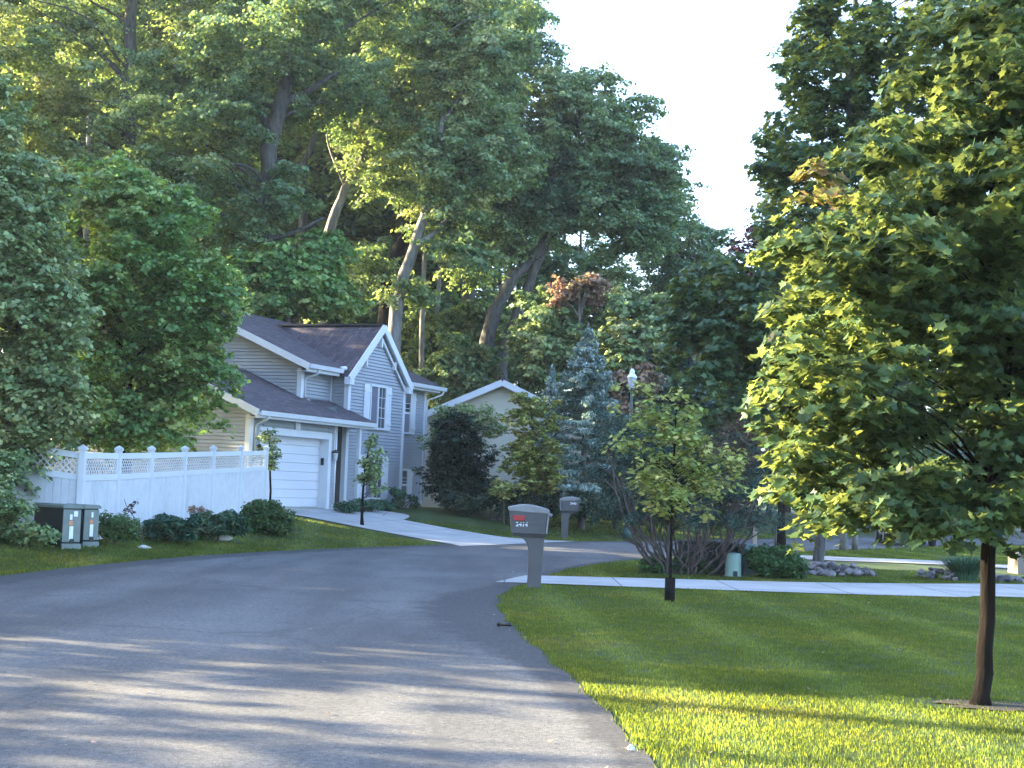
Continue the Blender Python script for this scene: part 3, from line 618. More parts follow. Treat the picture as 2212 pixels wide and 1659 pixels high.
# ---------------------------------------------------------------- vinyl fence
FP = [at(172, 1100, 30.0), at(250, 1100, 31.9), at(321, 1095, 34.0), at(393, 1090, 36.2), at(455, 1085, 38.3), at(515, 1080, 40.4), at(570, 1075, 42.5)]
FP = [(p.x, p.y) for p in FP]; SIDE = [(FP[0][0]-2.3, FP[0][1]-.05), (FP[0][0]-4.6, FP[0][1]-.1)]
f0 = on(*FP[0]); fence = empty('vinyl_fence', f0, 0, 'white vinyl privacy fence with lattice top, turning a corner behind the utility boxes', 'fence')
FH = 1.80
def fbox(mb, p, q, z0, z1, th, g0, g1, e=.07):
    p = Vector(p); q = Vector(q); d = (q-p).normalized(); n = Vector((-d.y, d.x))*th/2; p = p+d*e; q = q-d*e; k = len(mb.v)
    P = [(*(p-n), g0+z0), (*(q-n), g1+z0), (*(q+n), g1+z0), (*(p+n), g0+z0), (*(p-n), g0+z1), (*(q-n), g1+z1), (*(q+n), g1+z1), (*(p+n), g0+z1)]
    mb.v += [tuple(Vector(x)-f0) for x in P]; mb.f += [tuple(k+i for i in c) for c in ((0,3,2,1),(4,5,6,7),(0,1,5,4),(1,2,6,5),(2,3,7,6),(3,0,4,7))]
def fence_bay(p, q):
    g0, g1 = h1(*p), h1(*q)
    for za, zb in ((1.63, 1.75), (1.20, 1.32), (.02, .14)):
        mb = MB(); fbox(mb, p, q, za, zb, .05, g0, g1, .055); mb.build('rail', M['white'], fence)
    pn = MB(); P = Vector(p); Q = Vector(q); L = (Q-P).length-.14; nb = max(1, round(L/.15))
    for i in range(nb):
        a = P+(Q-P).normalized()*(.07+L*i/nb); b = P+(Q-P).normalized()*(.07+L*(i+1)/nb); ga = g0+(g1-g0)*i/nb; gb = g0+(g1-g0)*(i+1)/nb
        fbox(pn, a, b, .14, 1.20, .022, ga, gb, .0025)
    pn.build('privacy_panel', M['fence_panel'], fence)
    lt = MB(); d = (Q-P).normalized(); h = .29; z0 = 1.33; stp = .125; n = int(L/stp)
    fr = 0.03
    for s in (.07, .07+L-fr):
        a = P+d*s; b = P+d*(s+fr); fbox(lt, a, b, 1.32, 1.63, .04, g0+(g1-g0)*s/L, g0+(g1-g0)*s/L, 0)
    for sgn in (1, -1):
        for i in range(-4, n+4):
            s0 = .1+i*stp; s1 = s0+h
            if sgn < 0: za, zb = h, 0
            else: za, zb = 0, h
            t0, t1 = max(s0, .10), min(s1, L+.04)
            if t1-t0 < .03: continue
            k = lambda s: za+(zb-za)*(s-s0)/(s1-s0)
            a = P+d*t0; b = P+d*t1; off = Vector((-d.y, d.x))*.006*sgn; ga = g0+(g1-g0)*t0/L; gb = g0+(g1-g0)*t1/L
            lt.bar(Vector((a.x+off.x, a.y+off.y, ga+z0+k(t0)))-f0, Vector((b.x+off.x, b.y+off.y, gb+z0+k(t1)))-f0, .008, .026)
    lt.build('lattice', M['white'], fence)
def fence_post(p):
    g_ = h1(*p); mb = MB(); x, y = p[0]-f0.x, p[1]-f0.y; z = g_-f0.z
    mb.box(x-.063, x+.063, y-.063, y+.063, z-.05, z+FH); po = mb.build('post', M['white'], fence, bevel=.006)
    c = MB(); n = 0; c.box(x-.08, x+.08, y-.08, y+.08, z+FH, z+FH+.05); c.v += [(x-.08, y-.08, z+FH+.05), (x+.08, y-.08, z+FH+.05), (x+.08, y+.08, z+FH+.05), (x-.08, y+.08, z+FH+.05), (x, y, z+FH+.11)]
    c.f += [(8,9,12), (9,10,12), (10,11,12), (11,8,12)]; c.build('post_cap', M['white'], po)
def fpm():
    m, nt, b = nmat('stained_white_vinyl'); n = noise(nt, 1.1, 4, .6, stretch=(1, 1, .35)); n2 = noise(nt, 5, 4, .7)
    c = ramp(nt, n, [(.66,.68,.70), (.64,.66,.68), (.40,.44,.42)], [0, .56, .78]); c = mix(nt, c, ramp(nt, n2, [(.88,)*3, (1.04,)*3], [.3, .7]), 1., 'MULTIPLY')
    nt.links.new(c, b.inputs['Base Color']); b.inputs['Roughness'].default_value = .5; return m
M['fence_panel'] = fpm()
for i in range(6): fence_bay(FP[i], FP[i+1])
fence_bay(SIDE[0], FP[0]); fence_bay(SIDE[1], SIDE[0])
for p in FP+SIDE: fence_post(p)
bk = (FP[4][0]-3.2, FP[4][1]+1.5)

# ---------------------------------------------------------------- utility boxes on the left
def ubox(px, Y, w_, d_, h_, label, stick, rz):
    x, y = at(px, 1150, Y).x, Y; o = empty('utility_box', on(x, y), rz, label, 'utility box', 'green utility boxes by the fence corner')
    mb = MB(); mb.box(-w_/2, w_/2, 0, d_, .06, h_-.05); b = mb.build('cabinet', M['dark_box'], o, bevel=.01)  # cabinet far darker than its front: the shaded side is in the colour
    f = MB(); f.box(-w_/2-.004, w_/2+.004, -.022, -.002, .13, h_-.07); f.box(-w_/2-.02, w_/2+.02, -.05, -.002, -.02, .10); f.build('front_panel', M['green_box'], o, bevel=.008)
    l = MB(); l.prism([(-w_/2-.03, h_-.05), (w_/2+.03, h_-.05), (w_/2+.03, h_-.01), (w_/2-.02, h_+.02), (-w_/2+.02, h_+.02), (-w_/2-.03, h_-.01)], -.05, d_+.03); l.build('lid', M['green_box'], o)
    lk = MB(); lk.box(-.03, .05, -.045, -.023, .10, .19); lk.build('lock', M['black'], o)
    for x0, x1, z0, z1, mt in stick:
        s = MB(); s.box(x0, x1, -.030, -.023, z0, z1); s.build('sticker', M[mt], o)
ubox(153, 28.6, .36, 1.05, .80, 'green utility box with white stickers, the left one by the fence corner', [(.03,.11,.60,.70,'num'), (-.05,.0,.54,.64,'num'), (-.07,.01,.44,.52,'orange'), (-.05,.03,.17,.42,'num')], radians(46))
ubox(195, 29.5, .30, .7, .78, 'green utility box touching the left one, nearest the round green shrub', [(-.01,.03,.56,.66,'num'), (-.04,.03,.44,.52,'orange'), (-.03,.04,.2,.43,'num')], radians(44))

# ---------------------------------------------------------------- mailboxes
def text_mesh(body, size, mat, parent, loc, rot):
    c = bpy.data.curves.new('number', 'FONT'); c.body = body; c.size = size; c.extrude = .0015; c.align_x = 'CENTER'; c.align_y = 'CENTER'; c.offset = size*.022
    t = bpy.data.objects.new('tmp', c); COL.objects.link(t); dg = bpy.context.evaluated_depsgraph_get()
    me = bpy.data.meshes.new_from_object(t.evaluated_get(dg)); bpy.data.objects.remove(t); me.name = 'house_number'
    o = link('house_number', me, M[mat], parent); o.location = loc; o.rotation_euler = rot; return o
def mailbox(x, y, rz, num, label, flip, tilt=0., flag=True):
    o = empty('mailbox', on(x, y), rz, label, 'mailbox', 'taupe plastic mailboxes on posts'); o.rotation_euler = (0, tilt, rz); s = -1 if flip else 1
    W = .13
    # body: side profile leaning out at the front, arched lengthwise top
    def P(pr): return [(s*x_, z) for x_, z in pr]
    top = [(-.36+.64*t, 1.215+.075*sin(pi*(t*.86+.10))) for t in [i/10 for i in range(11)]]
    b = MB(); prof = [(-.285, .83), (.235, .83), (.262, 1.20), (-.345, 1.20)]; b.prism(P(prof), -W, W); body = b.build('box', M['mail'], o, bevel=.014)
    l = MB(); l.prism(P([(-.352, 1.175)]+top+[(.275, 1.15)]), -W-.012, W+.012); l.build('lid', M['maillid'], o, bevel=.016)
    r = MB(); r.prism(P([(-.30, .985), (.252, .985), (.253, 1.0), (-.303, 1.0)]), -W-.006, W+.006); r.build('ridge', M['mail'], o)
    rm = MB(); rm.prism(P([(.236, .85), (.262, 1.2), (.285, 1.2), (.262, .85)]), -W-.01, W+.01); rm.build('end_flange', M['maillid'], o)
    u = MB(); u.box(-.27, .235, -.10, .10, .795, .829) if not flip else u.box(-.235, .27, -.10, .10, .795, .829); u.build('mounting_tray', M['maildark'], o)
    arc = [(-.20+.18*sin(pi/2*k/6)-.0, .795-.20*(1-cos(pi/2*k/6))) for k in range(7)]
    pp = MB(); pp.prism(P([(.225, .795), (-.17, .795)]+[( -.17+.155*sin(pi/2*k/6), .77-.21*(1-cos(pi/2*k/6))) for k in range(7)]+[(-.005, .2), (-.01, -.05), (.20, -.05), (.21, .3)]), -.075, .075); pp.build('post', M['mail'], o, bevel=.012)
    if flag:
        f = MB(); f.prism(P([(-.285, 1.115), (-.275, 1.035), (-.11, 1.035), (-.095, 1.085), (-.11, 1.115)]), -W-.022, -W-.004); f.build('flag', M['red'], o, bevel=.004)
        kn = MB(); kn.tube([(s*.28, -.02, 1.15), (s*.33, -.02, 1.125)], [.022, .03], 8); kn.build('knob', M['maillid'], o, True)
    else:
        kn = MB(); kn.box(s*-.36, s*-.30, -W-.02, -W+.02, .86, .94); kn.build('latch', M['maildark'], o)
    t = text_mesh(num, .095, 'num', o, (s*-.14, -W-.004, .945+.10*(0 if flag else 1)+.03), (pi/2, 0, 0)); return o
mailbox(.36, 24.05, radians(2), '2414', 'taupe plastic mailbox with a red flag, nearest, beside the concrete driveway mouth', False, radians(.6))
mb2 = at(1226, 1165, 47.6); mailbox(mb2.x, 47.6, radians(-3), '2440', 'smaller looking taupe mailbox without flag on the far lawn, in front of the blue spruce', True, 0, False)

# ---------------------------------------------------------------- lamp post
lp = at(1356, 1100, 50.2); lpg = h1(lp.x, lp.y); lt_ = at(1358, 796, 50.2).z-lpg
lamp = empty('street_lamp', (lp.x, lp.y, lpg), 0, 'tall green lamp post with a white lantern head beyond the road', 'street lamp')
mb = MB(); mb.lathe([(.16, 0), (.16, .25), (.10, .35), (.085, .9), (.06, 1.1), (.045, lt_-.95), (.04, lt_-.78)], 14); mb.build('pole', M['lamp_post'], lamp, True)
mb = MB(); mb.lathe([(.04, lt_-.80), (.10, lt_-.74), (.06, lt_-.70), (.11, lt_-.66)], 14); mb.build('collar', M['black'], lamp, True)
mb = MB(); mb.lathe([(.085, lt_-.66), (.115, lt_-.50), (.15, lt_-.34), (.15, lt_-.31)], 8); mb.build('lantern_glass', M['lamp_glass'], lamp)
mb = MB(); mb.lathe([(.17, lt_-.31), (.17, lt_-.28), (.11, lt_-.19), (.08, lt_-.17), (.085, lt_-.12), (.075, lt_-.06), (.03, lt_)], 16); mb.build('lantern_cap', M['lamp_white'], lamp, True)

# ---------------------------------------------------------------- boxes and posts by the right driveway
def place(px, Y): return at(px, 1150, Y).x, Y
x, y = place(1535, 30.4); o = empty('transformer_box', on(x, y), 0, 'low dark green transformer box half hidden behind the bare brown stems', 'utility box')
mb = MB(); mb.box(-.55, .55, -.1, .75, 0, .56); mb.build('cabinet', M['dark_box'], o, bevel=.02); mb = MB(); mb.prism([(-.58, .56), (.58, .56), (.54, .62), (-.54, .62)], -.13, .78); mb.build('lid', M['dark_box'], o)
x, y = place(1586, 29.5); o = empty('cable_pedestal', on(x, y), 0, 'short pale green round cable pedestal beside the dark shrub', 'utility box')
mb = MB(); mb.lathe([(.165, 0), (.165, .03), (.155, .05), (.15, .42), (.14, .45), (.05, .46)], 20); mb.build('cover', M['pale_green'], o, True); mb = MB(); mb.box(-.02, .06, -.17, -.15, .02, .12); mb.build('hasp', M['dark_box'], o)
x, y = place(1616, 30.2); o = empty('cable_pedestal', on(x, y), radians(20), 'taller square teal cable pedestal behind the pale green one', 'utility box')
mb = MB(); mb.prism([(-.15, 0), (.15, 0), (.14, .55), (.10, .62), (-.10, .62), (-.14, .55)], -.14, .14); mb.build('cabinet', M['teal'], o, bevel=.01); mb = MB(); mb.box(-.12, .12, -.155, -.141, .08, .5); mb.build('door', M['teal'], o)
x, y = place(1631, 45); o = empty('wooden_post', on(x, y), 0, 'slim pale wooden post at the far edge of the lawn above the round dark shrub', 'post')
mb = MB(); mb.box(-.055, .055, -.055, .055, -.05, 1.55); mb.build('shaft', M['post_wood'], o, bevel=.008); mb = MB(); mb.box(-.07, .07, -.07, .07, 1.55, 1.6); mb.build('cap', M['post_wood'], o)
x, y = place(2222, 36); o = empty('planter', on(x, y), 0, 'beige masonry planter box at the far right edge beside the far driveway', 'planter')
mb = MB(); mb.box(-.36, .36, -.36, .36, -.05, .42); mb.build('wall', M['planter'], o, bevel=.012); mb = MB(); mb.box(-.40, .40, -.40, .40, .42, .48); mb.build('coping', M['planter'], o, bevel=.01)

# ---------------------------------------------------------------- parked car far right, seen from behind
x, y = place(1990, 53); car = empty('parked_car', on(x, y+1.2), radians(-8), 'white parked car seen from behind through the maple leaves, red tail lamps showing', 'car')
def car_body():
    st = [(-.0, .62, .50, .94, 1.48), (.25, .80, .36, 1.0, 1.62), (1.0, .86, .32, 1.02, 1.68), (2.2, .88, .32, 1.02, 1.66), (3.0, .88, .32, 1.0, 1.28), (3.9, .86, .34, .95, 1.0), (4.4, .72, .42, .80, .84)]
    mb = MB(); R = []
    for yy, hw, zb, zs, zt in st:
        n = len(mb.v); R.append(n); tw = hw*.80 if zt-zs > .2 else hw*.93
        for px_, pz in ((-hw*.9, zb), (-hw, zb+.15), (-hw, zs), (-tw, zt-.08), (-tw*.85, zt), (tw*.85, zt), (tw, zt-.08), (hw, zs), (hw, zb+.15), (hw*.9, zb)): mb.v.append((px_, yy, pz))
    for i in range(len(R)-1):
        for k in range(10): k2 = (k+1) % 10; mb.f.append((R[i]+k, R[i]+k2, R[i+1]+k2, R[i+1]+k))
    mb.f.append(tuple(R[0]+k for k in range(10))); mb.f.append(tuple(R[-1]+k for k in reversed(range(10)))); return mb
car_body().build('body', M['car'], car, True, bevel=.03)
mb = MB(); mb.box(-.56, .56, -.03, .02, 1.02, 1.44); mb.build('rear_window', M['glass'], car, bevel=.01)
mb = MB(); mb.box(-.72, .72, -.10, .05, .36, .62); mb.build('bumper', M['black'], car, bevel=.03)
mb = MB(); mb.box(-.20, .20, -.035, -.015, .74, .88); mb.build('number_plate', M['num'], car)
for s in (-1, 1):
    mb = MB(); mb.box(min(s*.42, s*.66), max(s*.42, s*.66), -.05, .06, .84, 1.0); mb.build('tail_lamp', M['red'], car, bevel=.01)
    for yy in (.85, 3.5):
        mb = MB(); mb.tube([(s*.70, yy, .34), (s*.90, yy, .34)], .34, 20); wh = mb.build('wheel', M['rubber'], car, True); mb = MB(); mb.tube([(s*.89, yy, .34), (s*.91, yy, .34)], .20, 14); mb.build('rim', M['green_box'], wh)

# ---------------------------------------------------------------- rocks
def rock_mesh(seed, mat):
    rr = random.Random(seed); bm = bmesh.new(); bmesh.ops.create_icosphere(bm, subdivisions=2, radius=1)
    ax = [Vector((rr.gauss(0, 1), rr.gauss(0, 1), rr.gauss(0, 1))).normalized() for _ in range(9)]; dd = [rr.uniform(.55, .85) for _ in ax]
    for v in bm.verts:
        for a, d in zip(ax, dd):
            k = v.co.dot(a)
            if k > d: v.co -= a*(k-d)
        v.co.z *= .68
    me = bpy.data.meshes.new('rock'); bm.to_mesh(me); bm.free(); me.materials.append(M[mat]); return me
RM = [rock_mesh(i, 'rock' if i % 3 else 'rock_dark') for i in range(8)]
def rocks(cx, cy, ax_, ay_, n, label, group, lo=.045, hi=.115, seed=1, heap=.22):
    rr = random.Random(seed)
    for i in range(n):
        a = rr.uniform(0, 2*pi); q = sqrt(rr.random()); x = cx+ax_*q*cos(a); y = cy+ay_*q*sin(a); s = rr.uniform(lo, hi)
        o = bpy.data.objects.new('rock', rr.choice(RM)); COL.objects.link(o); o.location = on(x, y, s*.45+heap*(1-q*q)*rr.random()); o.scale = (s*rr.uniform(.8, 1.4), s, s)
        o.rotation_euler = (rr.uniform(-.3, .3), rr.uniform(-.3, .3), rr.uniform(0, 6)); tag(o, label, 'rock', group)
mt = at(1768, 1232, 33.6)
rx_, ry_ = place(1810, 31.6)
rocks(rx_, ry_+.3, .85, .95, 120, 'grey field stone in the heap at the foot of the mid-distance maple', 'field stones heaped around the maple trunk', seed=3)
rx_, ry_ = place(2040, 31.6); rocks(rx_, ry_, .62, .5, 45, 'grey field stone heaped beside the ornamental grass clump', 'field stones beside the ornamental grass', seed=5)
rx_, ry_ = place(2190, 31.6); rocks(rx_, ry_+.2, .55, .45, 34, 'grey field stone at the right frame edge beyond the near maple', 'field stones right of the near maple', seed=6, heap=.08)
def rock1(x, y, s, label, mat='rock_pale', sc_=(1.6, 1, .8)):
    o = bpy.data.objects.new('rock', rock_mesh(int(s*1000)+int(x*10), mat)); COL.objects.link(o); o.location = on(x, y, s*.3); o.scale = tuple(s*k for k in sc_); tag(o, label, 'rock'); return o
x, y = place(480, 34.5); rock1(x, y, .16, 'pale flat rock on the grass strip in front of the round clipped shrub')
x, y = place(312, 30.4); rock1(x, y, .10, 'small pale rock between the green shrub and the juniper')
p = at(1382, 1608, 9.6); rock1(.80, 9.35, .035, 'small pale stone on the lawn edge at the near right road side', sc_=(1, .9, 1.3))
p = (.02, 16.9); o = empty('drain_pipe', (p[0], p[1], .03), radians(-35), 'short black pipe stub poking out at the lawn edge below the near mailbox', 'pipe')
mb = MB(); mb.tube([(-.07, 0, .02), (.09, 0, .03)], [.02, .022], 10, True); mb.build('stub', M['black'], o, True); mb = MB(); mb.tube([(-.09, 0, .02), (-.07, 0, .02)], .026, 10, True); mb.build('rim', M['black'], o, True)
#@@PART3
SIDE_TREES = [(-18, 22.0, 13.5, 0), (-19, 25.5, 18, 1), (-19, 30.5, 20, 2), (-22, 36, 24, 0), (-22, 40.2, 24, 1), (-23, 52, 22, 0), (-27, 57, 22, 1), (-27, 31, 24, 2), (-29, 28.5, 20, 1), (-29, 41.5, 26, 2),
              (-17, 8.3, 12, 1), (-20, 2, 15, 2), (-17, -4, 15, 0), (-24, 62, 22, 2), (-18, 13.3, 6.5, 2), (-15, 14.0, 5.0, 0), (-15.2, 16.1, 4.9, 1), (-15, 17.9, 5.6, 2), (-17, 21.0, 11, 1)]  # low ones added so their shade and gaps streak the road
# ---------------------------------------------------------------- the woods
def gnd(px, Y): x = at(px, 1100, Y).x; return (x, Y, h1(x, Y)-.1)
def pt(px, py, Y, dy=0): v = at(px, py, Y); return (v.x, v.y+dy, v.z)
WG = 'tall trees of the wood behind the houses'
def oak(label, trunk_px, Y, r0, r1, ells, ncl, seed, clr=1.05, per=330, ls=.155, mat='L_oak', bark='bark', extra=None, nb=16, tint0=.3, tvar=.22, tfun=None, name='oak_tree', group=WG, up=.35, dep=None):
    tr_ = [gnd(*trunk_px[0][:1], Y)]+[pt(a, b, Y) for a, b in trunk_px[1:]] if len(trunk_px[0]) == 1 else [pt(a, b, Y) for a, b in trunk_px]
    ex = [([pt(a, b, Y) for a, b in q], ra, rb) for q, ra, rb in (extra or [])]
    return tree(name, label, 'tree', tr_, r0, r1, [E(*e, Y, dep) for e in ells], int(ncl*1.7), clr, per, ls, M[0] if False else mat, bark, seed, group, nb, extra=ex, tint0=tint0, tvar=tvar, tfun=tfun, twig=.03, up=up, sprays=9)
oak('oak with yellow-green crown filling the top left corner of the picture', [(250,), (262, 700), (275, 300), (285, 60), (300, -150)], 62, .42, .2,
    [(120, 60, 260, 250), (330, -60, 240, 200), (60, 330, 180, 170), (250, 330, 150, 130)], 120, 101, tint0=.62)
oak('oak with dark blue-green crown and a thick grey forked trunk above the left maple', [(560,), (566, 700), (575, 420), (590, 290), (612, 195), (650, 60)], 58, .40, .24,
    [(640, 130, 250, 130), (420, 420, 190, 130), (480, 210, 210, 120), (640, 440, 120, 75), (560, 540, 130, 70), (720, -60, 250, 130)], 150, 102, tint0=.18,
    extra=[([(590, 290), (560, 240), (500, 205), (430, 190)], .20, .06), ([(600, 230), (680, 190), (760, 130)], .20, .05), ([(570, 520), (640, 500), (700, 470)], .12, .04)])
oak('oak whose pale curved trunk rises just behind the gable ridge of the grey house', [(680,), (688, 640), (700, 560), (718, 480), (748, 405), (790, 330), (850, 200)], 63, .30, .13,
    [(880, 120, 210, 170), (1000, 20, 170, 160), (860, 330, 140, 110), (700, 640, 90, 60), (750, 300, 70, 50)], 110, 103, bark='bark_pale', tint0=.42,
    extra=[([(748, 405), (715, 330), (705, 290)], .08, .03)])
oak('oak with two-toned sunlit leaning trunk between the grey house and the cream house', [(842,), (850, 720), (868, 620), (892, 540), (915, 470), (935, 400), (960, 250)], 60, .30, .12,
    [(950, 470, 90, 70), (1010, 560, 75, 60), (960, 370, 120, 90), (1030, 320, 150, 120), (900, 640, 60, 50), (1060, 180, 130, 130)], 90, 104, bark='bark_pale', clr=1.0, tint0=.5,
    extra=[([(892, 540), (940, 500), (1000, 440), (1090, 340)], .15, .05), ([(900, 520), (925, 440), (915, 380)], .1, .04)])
oak('dark oak behind, its dark straight trunk next to the sunlit leaning one', [(832,), (836, 660), (856, 560), (885, 470), (900, 300)], 68, .45, .2,
    [(930, 250, 160, 200), (1080, 100, 130, 160), (840, 560, 90, 70)], 90, 105, bark='bark_dark', tint0=.2)
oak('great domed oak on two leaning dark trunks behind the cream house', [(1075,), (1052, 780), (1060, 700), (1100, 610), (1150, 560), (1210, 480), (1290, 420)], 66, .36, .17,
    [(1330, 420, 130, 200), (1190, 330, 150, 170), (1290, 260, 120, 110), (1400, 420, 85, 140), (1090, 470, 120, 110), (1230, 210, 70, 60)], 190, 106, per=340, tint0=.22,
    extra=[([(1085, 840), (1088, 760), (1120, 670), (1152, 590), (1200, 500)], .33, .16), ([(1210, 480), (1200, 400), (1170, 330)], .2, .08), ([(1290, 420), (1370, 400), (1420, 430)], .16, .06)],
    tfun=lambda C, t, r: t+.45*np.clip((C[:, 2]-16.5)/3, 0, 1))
oak('oak with a bright yellowish dome just left of the open sky', [(1010,), (1015, 600), (1030, 300), (1045, 100)], 74, .4, .18,
    [(1010, 200, 130, 190), (1060, 60, 110, 120), (950, 60, 140, 130)], 100, 107, tint0=.4)
oak('rounded tree at the low right end of the wood, against the sky beside the maples', [(1480,), (1485, 800), (1490, 600)], 78, .3, .12,
    [(1440, 520, 60, 130), (1500, 590, 85, 150), (1560, 620, 60, 120), (1420, 700, 100, 120)], 90, 108, clr=1.0, tint0=.35)
oak('grey-green tree in front of the wood right of the blue spruce', [(1400,), (1402, 900), (1405, 760)], 60, .2, .08,
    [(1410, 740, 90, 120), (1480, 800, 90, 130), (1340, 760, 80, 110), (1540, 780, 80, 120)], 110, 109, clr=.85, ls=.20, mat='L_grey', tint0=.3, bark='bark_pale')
oak('small tree with a rust-pink top poking up behind the blue spruce', [(1248,), (1250, 760), (1252, 680)], 61, .06, .03,
    [(1252, 628, 52, 32), (1218, 640, 22, 30), (1285, 645, 20, 20)], 26, 110, clr=.5, per=110, ls=.14, mat='L_rust', tint0=.4, nb=8, bark='bark_pale')
oak('grey-green tree between the leaning dark trunks and the spruce', [(1190,), (1192, 820), (1196, 700)], 62, .2, .08,
    [(1190, 700, 70, 80), (1165, 770, 55, 60), (1230, 740, 70, 90), (1290, 700, 60, 80)], 80, 111, clr=.75, ls=.18, mat='L_grey', tint0=.25)
oak('bushy understorey tree filling the gap above the grey house roof', [(620,), (622, 640), (625, 560)], 57, .18, .08,
    [(600, 610, 130, 70), (680, 640, 80, 60), (520, 650, 80, 90), (700, 560, 50, 60)], 110, 112, clr=.8, ls=.19, mat='L_left', tint0=.25)
oak('low understorey tree in the dark gap right of the house gable', [(960,), (962, 820), (965, 720)], 70, .12, .05,
    [(960, 740, 90, 70), (1040, 720, 60, 60), (900, 800, 60, 50)], 60, 113, clr=.8, ls=.19, mat='L_far', tint0=.55)
oak('low leafy tree below the leaning oak trunks', [(1010,), (1012, 820), (1013, 760)], 63, .10, .05,
    [(1010, 790, 70, 60), (940, 830, 45, 40)], 40, 114, clr=.7, ls=.18, mat='L_oak', tint0=.35)
# slender bare trunks standing in the wood
for i, (a, pth, Y, r, lab) in enumerate([(905, [(912, 700), (918, 560), (930, 440)], 67, .13, 'slender pale trunk in the wood just right of the gable peak'),
        (935, [(940, 730), (950, 600), (955, 500)], 72, .12, 'slender trunk with a sunlit lower part left of the cream house'),
        (650, [(655, 420), (668, 330), (690, 250)], 72, .22, 'dark trunk in the sky gap behind the thick forked trunk'),
        (1130, [(1135, 700), (1140, 560), (1120, 470)], 75, .16, 'thin trunk behind the two leaning dark trunks'),
        (180, [(182, 700), (190, 400), (196, 150)], 70, .16, 'thin pale trunk deep in the wood at the upper left')]):
    oak(lab, [(a,)]+pth, Y, r, r*.6, [(pth[-1][0], pth[-1][1]-60, 70, 60)], 22, 130+i, clr=1.1, nb=8, bark='bark_pale' if i in (0, 1, 4) else 'bark', tint0=.45, name='slender_tree')

# far rows of the wood: a few shapes, copied
def proto(name, label, seed, H, R, low, mat, tint0, per=260, ncl=130, ls=.20):
    return tree(name, label, 'tree', [(0, 0, -.2), (.2, .1, H*.3), (-.1, .1, H*.6), (.2, 0, H*.85)], .28, .06,
                [(0, 0, low+(H-low)*.38, R, R, (H-low)*.40), (R*.15, 0, low+(H-low)*.70, R*.75, R*.75, (H-low)*.32), (-R*.3, 0, low+(H-low)*.2, R*.8, R*.8, (H-low)*.2)], ncl, 1.25, per, ls, mat, 'bark', seed, 'far rows of the wood', 18, tint0=tint0, tvar=.2, twig=.03, sprays=8)
FARL = 'tree in the back rows of the wood, one of the dense green mass'
PR = [proto('wood_tree', FARL, 201, 19, 4.6, 1.5, 'L_far', .35), proto('wood_tree', FARL, 202, 17, 5.0, 1.0, 'L_oak', .35), proto('wood_tree', FARL, 203, 21, 4.4, 2.5, 'L_far', .55)]
rr = random.Random(5); first = [True]*3
def far(px, topy, Y, k):
    x, yy, z = gnd(px, Y); H = [19, 17, 21][k]; top = at(px, topy, Y).z-z; s = top/H
    if first[k]: first[k] = False; o = PR[k]; o.location = (x, yy, z); o.scale = (s, s, s); o.rotation_euler = (0, 0, rr.uniform(0, 6))
    else: copy_tree(PR[k], (x, yy, z), rr.uniform(0, 6), s, FARL, 'far rows of the wood')
ti = 0
for Y, pxs in ((84, range(-260, 1060, 150)), (102, range(-180, 1000, 170)), (93, (1120, 1260, 1390))):
    for px in pxs:
        topy = (-420 if Y < 90 else -330) if px < 900 else (60 if px < 1050 else 330)
        far(px+rr.uniform(-40, 40), topy+rr.uniform(-60, 60), Y+rr.uniform(-5, 5), ti % 3); ti += 1
for px, ty in ((60, 560), (330, 620), (500, 640), (760, 660), (860, 700), (1000, 640), (1110, 620), (1240, 660), (1360, 640)): far(px, ty+rr.uniform(-30, 30), 77+rr.uniform(-3, 3), ti % 3); ti += 1
for px, ty, Y in ((1590, 640, 88), (1700, 560, 92), (1830, 520, 90), (1960, 500, 95), (2090, 470, 88), (2220, 420, 92), (1660, 780, 74), (1800, 800, 78), (1940, 830, 74), (2080, 800, 78), (2220, 780, 74), (2340, 500, 86)):
    far(px, ty, Y, ti % 3); ti += 1
# trees of the same wood left of the view; their shade falls across the road and lawn
SHL = 'tree of the roadside wood to the left of the view, outside the picture'
def side(x, y, H, k): copy_tree(PR[k], (x, y, h1(x, y)-.1), rr.uniform(0, 6), H/[19, 17, 21][k], SHL, 'roadside trees left of the view')
for x, y, H, k in SIDE_TREES: side(x, y, H, k)
for k_, (x_, y_, z_) in enumerate(((-32, 24.0, 19), (-33, 22.0, 19.5))):  # added unseen trees, crowns set high to mottle the light on the near maple
    zt_ = h1(x_, y_); tree('wood_tree', ('first', 'second')[k_]+' tall bare-stemmed tree added left of the view, unseen, to shade the near maple', 'tree', [(x_, y_, zt_-.1), (x_-.1, y_+.1, 8), (x_+.1, y_, 16), (x_, y_, 21)], .25, .08, [(x_, y_, z_, 2.8, 2.6, 4.6)], 75, .9, 120, .2, 'L_far', 'bark', 205+k_, 'roadside trees left of the view', 12, sprays=7, zmin=13)

# ---------------------------------------------------------------- left foreground trees
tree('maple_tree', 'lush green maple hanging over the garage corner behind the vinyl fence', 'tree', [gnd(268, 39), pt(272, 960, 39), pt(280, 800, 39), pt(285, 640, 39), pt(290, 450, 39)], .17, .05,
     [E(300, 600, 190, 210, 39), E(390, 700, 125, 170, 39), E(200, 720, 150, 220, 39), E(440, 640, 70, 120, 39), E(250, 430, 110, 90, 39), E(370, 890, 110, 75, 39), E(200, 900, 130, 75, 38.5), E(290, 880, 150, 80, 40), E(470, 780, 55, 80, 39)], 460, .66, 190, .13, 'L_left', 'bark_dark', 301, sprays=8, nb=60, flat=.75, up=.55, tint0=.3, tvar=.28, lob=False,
     tfun=lambda C, t, r: t+.55*np.exp(-(((C[:, 0]-at(190, 470, 39).x)/1.0)**2+((C[:, 2]-at(190, 470, 39).z)/.7)**2)))  # yellow patch: a sunlit spot put into the leaf tint
